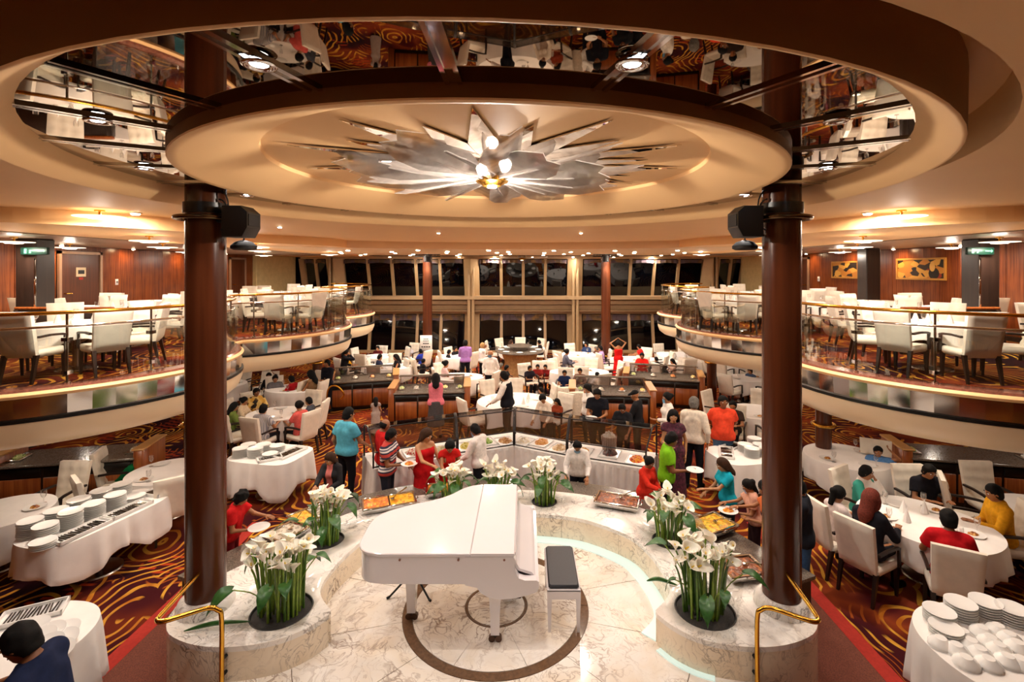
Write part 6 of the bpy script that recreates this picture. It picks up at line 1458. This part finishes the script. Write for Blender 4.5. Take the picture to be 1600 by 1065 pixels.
# right family table
seat(1452, 726, 7.62, 'man in a black t-shirt seated at the far side of the oval family table', 178, top='tee', tc='1C1B22', heavy=1.12, h=N_, arms=('table', 'table'), look=(.3, 0), lean=.2)
seat(1354, 727, 7.62, 'boy in a white and teal raglan shirt eating at the family table', -150, tmat=raglan.m, top='long', h=N_, arms=('mouth', 'table'), look=(.2, .3))
seat(1311, 760, 6.95, 'small girl with tied hair seated left of the family table', -80, sex='f', top='tee', tc='D8C8C4', hair='pony', h=N_, look=(.2, 0))
seat(1362, 764, 6.48, 'woman with long reddish hair in a black top, seen from behind', -63, sex='f', top='long', tc='1E1D24', hair='long', hc='red', h=N_, lean=.1)
seat(1482, 796, 6.05, 'man in a red t-shirt with black hair, seen from behind', -30, top='tee', tc='C01820', h=N_, lean=.2, heavy=1.08, skin=1)
seat(1552, 757, 6.8, 'boy in a yellow hoodie at the right end of the family table', 75, top='long', tc='E0A020', h=N_, look=(.3, 0), arms=('table', 'hold'))
seat(1372, 697, 8.9, 'person in a blue shirt holding up a phone at the table behind', 150, top='tee', tc='5A88C0', h=.022, arms=('up', 'table'))
# left family table
seat(367, 628, 11.6, 'woman in an olive green top with long black hair at the left family table', -60, sex='f', top='long', tc='6A7A38', hair='long', h=.022)
seat(382, 620, 12.1, 'woman in a cream patterned top beside the one in green', -85, sex='f', top='long', tc='D8C0A0', hair='bun', h=.024)
seat(401, 606, 12.6, 'man in a yellow and black patterned shirt at the left family table', -130, top='long', tmat=camo_, h=.022, skin=1, heavy=1.1)
seat(412, 631, 11.0, 'man in a grey striped shirt seen from behind at the left family table', -15, top='polo', tmat=grey_stripe.m, h=.022)
seat(467, 626, 11.3, 'woman in a coral pink top at the right of the left family table', 65, sex='f', top='tee', tc='D8605A', hair='bun', h=.022)
seat(482, 620, 12.0, 'person in a dark grey jacket behind the coral pink top', 95, top='long', tc='4A4E58', hair='short', h=.024)
seat(455, 587, 14.2, 'person in a red shirt at the second left table', 80, top='tee', tc='A81820', h=.028)
seat(430, 586, 14.4, 'person in a grey shirt at the second left table', -150, top='tee', tc='6A6668', h=.028)
seat(420, 582, 15.0, 'person in black raising an arm at the second left table', -160, sex='f', top='long', tc='15151A', hair='short', h=.03, arms=('up', 'table'))
seat(485, 578, 14.2, 'woman with long black hair and a bare arm at the second left table', 80, sex='f', top='sleeveless', tc='8A6A4A', hair='long', h=.028)
seat(217, 712, 8.9, 'person in a green shirt bending low at the left table behind the column', -70, top='long', tc='0F6A3A', lean=.6, h=.026)
# centre and far guests
seat(697, 563, 16.0, 'woman in a dusty pink top seated left of the round bar', -75, sex='f', top='tee', tc='C8A8A8', hair='bun', h=.03)
for px, py, d, l, rz, kw in ((594, 553, 17.6, 'man in a navy top at the far left table', -80, dict(tc='1E2238')), (618, 553, 17.4, 'woman in a black top at the far left table', 120, dict(sex='f', top='sleeveless', tc='1C1A1E', hair='long')), (590, 540, 20.2, 'person in a dark red top at the far left window', 170, dict(tc='5A1C20')), (543, 552, 18.0, 'person in a yellow scarf behind the left balcony lobe', -40, dict(sex='f', tc='D8A028', hair='long')),
        (657, 545, 19.6, 'person in blue beside the left far column', 60, dict(tc='2A3AA0')), (662, 560, 17.8, 'person in black beside the notice', -60, dict(tc='1A181C')), (640, 540, 21, 'person in white at the far left window table', 160, dict(tc='C8C4CC')), (702, 546, 19.4, 'woman in black lifting a fork left of the purple shirt', -70, dict(sex='f', tc='1C1A1C', hair='short')), (712, 541, 20, 'man in a dark suit behind the woman in black', -120, dict(top='long', tc='1E1C20')),
        (799, 531, 21.6, 'woman in an orange top at the middle window table', -85, dict(sex='f', top='sleeveless', tc='D0602C', hair='long', hc='brown')), (842, 531, 21.6, 'person in black at the right of the middle window table', 85, dict(tc='201C20')), (783, 567, 16.6, 'grey-haired person in olive before the round bar', -90, dict(hc='grey', tc='7A6A4A')), (792, 570, 16.2, 'person in black beside the grey-haired diner', -100, dict(tc='17161A')),
        (828, 571, 16.4, 'person in dark clothes right of the round bar', -150, dict(tc='201A24')), (840, 569, 16.8, 'person in a dark red shirt right of the round bar', 170, dict(tc='8A2420')), (852, 572, 16.8, 'person in a maroon shirt beside the white chair', 160, dict(tc='7A1C1C')), (886, 545, 18.5, 'woman in a black and white patterned top at the window table', -80, dict(sex='f', top='long', tc='5A5A6A', hair='bun')),
        (916, 534, 20.6, 'man in blue at the window table', 130, dict(tc='2A3A60')), (931, 541, 20.2, 'grey-haired person in brown near the right far column', 110, dict(hc='grey', tc='6A4A40')), (938, 540, 19.6, 'person in lilac beside the right far column', 90, dict(tc='B898C8')), (882, 578, 15.6, 'young man in a navy t-shirt at the table right of the bar', 170, dict(tc='1C2A50')), (906, 575, 15.8, 'man in a brown shirt at the table right of the bar', 165, dict(tc='7A5A50', top='long')),
        (933, 581, 15.4, 'child with black hair in a white shirt beside the brown shirt', 30, dict(tc='E0D4CC')), (1003, 551, 17.8, 'man in a bright red polo seated in front of the standing woman', 160, dict(tc='D82018', top='polo', heavy=1.1)), (1040, 572, 16.9, 'person with long black hair in dark clothes behind the rear right station', -70, dict(sex='f', tc='1C1A1E', hair='long', top='long')), (1050, 560, 17.6, 'woman in a pale top with long hair beside the dark clothes', 100, dict(sex='f', tc='D8B8A0', hair='long')),
        (1025, 558, 18.3, 'person in a black jacket at the end of the red diners table', 60, dict(tc='1A1A1E', top='long')), (1145, 626, 11.3, 'person in dark brown seated behind the orange polo', 150, dict(tc='3A2A24')), (1172, 575, 15.9, 'man in a denim blue shirt under the right balcony', 120, dict(tc='4A5A78', top='long')), (845, 610, 13.6, 'person in dark clothes beside the large round table', 100, dict(tc='22201E')), (870, 638, 12.4, 'child in a rust top crouched behind the glass guard', 140, dict(tc='8A3A20', sex='f', hair='long'))):
    kw = dict(kw); seat(px, py, d, l, rz, h=.03, **kw)
# belongings
for px, py, d, z, l, c in ((888, 590, 13.4, .98, 'cream jacket hung over a chair by the front right station', 'E6DACA'), (905, 600, 13.0, .95, 'cream shawl hung over the next chair', 'E0D2C0')):
    x = CX+(px-HX)/FPX*d; b = MB(); b.loft([[(.26*math.cos(a)*(1+.15*math.sin(3*a+k)), .10*math.sin(a)*(1+.2*math.sin(5*a)), zz) for a in [2*PI*i/18 for i in range(18)]] for k, zz in enumerate((-.72, -.5, -.25, -.05, .02))]); o = b.obj('jacket', cmat(c), None, 50, (x, d, z)); tag(o, l, 'jacket')
# green lily cut for the rear station

def kill(o):
    for c in list(o.children): kill(c)
    bpy.data.objects.remove(o)
OBST = []                      # oriented boxes chairs must keep clear of
for o in COL.objects:
    if o.get('category') in ('buffet station',): OBST.append((o.location.x, o.location.y, o.rotation_euler.z, 1.15, .55))
    if o.get('category') == 'bar': OBST.append((o.location.x, o.location.y, 0, 1.05, 1.05))
    if o.get('category') == 'column' and o.location.z < 1: OBST.append((o.location.x, o.location.y, 0, .3, .3))
    if o.get('category') == 'person' and o not in TAKEN and o.location.z < 1: pass
SERV = [(o.location.x, o.location.y, .75) for o in COL.objects if o.get('category') == 'table' and 'serving' in o['label']]
STANDERS = [(o.location.x, o.location.y) for o in COL.objects if o.get('category') == 'person' and not any((c.location.x-o.location.x)**2+(c.location.y-o.location.y)**2 < .02 for c in TAKEN)]
TABS = [(o.location.x, o.location.y, max(o.children[0].dimensions.x, o.children[0].dimensions.y)/2, o.location.z) for o in COL.objects if o.get('category') == 'table']
keep = []
for c in sorted(CHL, key=lambda c: 0 if c in TAKEN else 1):
    x, y, z = c.location; bad = False
    if c not in TAKEN:
        if z < 1:
            for (ox, oy, a, w, d) in OBST:
                u, v = (x-ox)*math.cos(a)+(y-oy)*math.sin(a), -(x-ox)*math.sin(a)+(y-oy)*math.cos(a)
                if abs(u) < w+.25 and abs(v) < d+.3: bad = True
            if any((x-sx)**2+(y-sy)**2 < .45**2 for sx, sy in STANDERS): bad = True
            if any((x-sx)**2+(y-sy)**2 < (r+.2)**2 for sx, sy, r in SERV): bad = True
        if any(abs(z-kz) < 1 and (x-kx)**2+(y-ky)**2 < .56**2 for kx, ky, kz in keep): bad = True
        if abs(x) > 10.85: bad = True
        if z > 1:
            E = lobes(1 if x > 0 else -1)
            if min((p[0]-x)**2+(p[1]-y)**2 for p in E[1:-1]) < .42**2: bad = True
            if abs(abs(x)-8.4) < 1.2 and abs(y-9.35) < .38: bad = True
            if (abs(x)-9.2)**2+(y-9.6)**2 < .5**2 or (abs(x)-10.1)**2+(y-14)**2 < .5**2: bad = True
        if any(abs(tz-z) < 1 and (x-tx)**2+(y-ty)**2 < (tr+.02)**2 and tr < 1.1 for tx, ty, tr, tz in TABS): bad = True
    if bad: kill(c)
    else: keep.append((x, y, z))
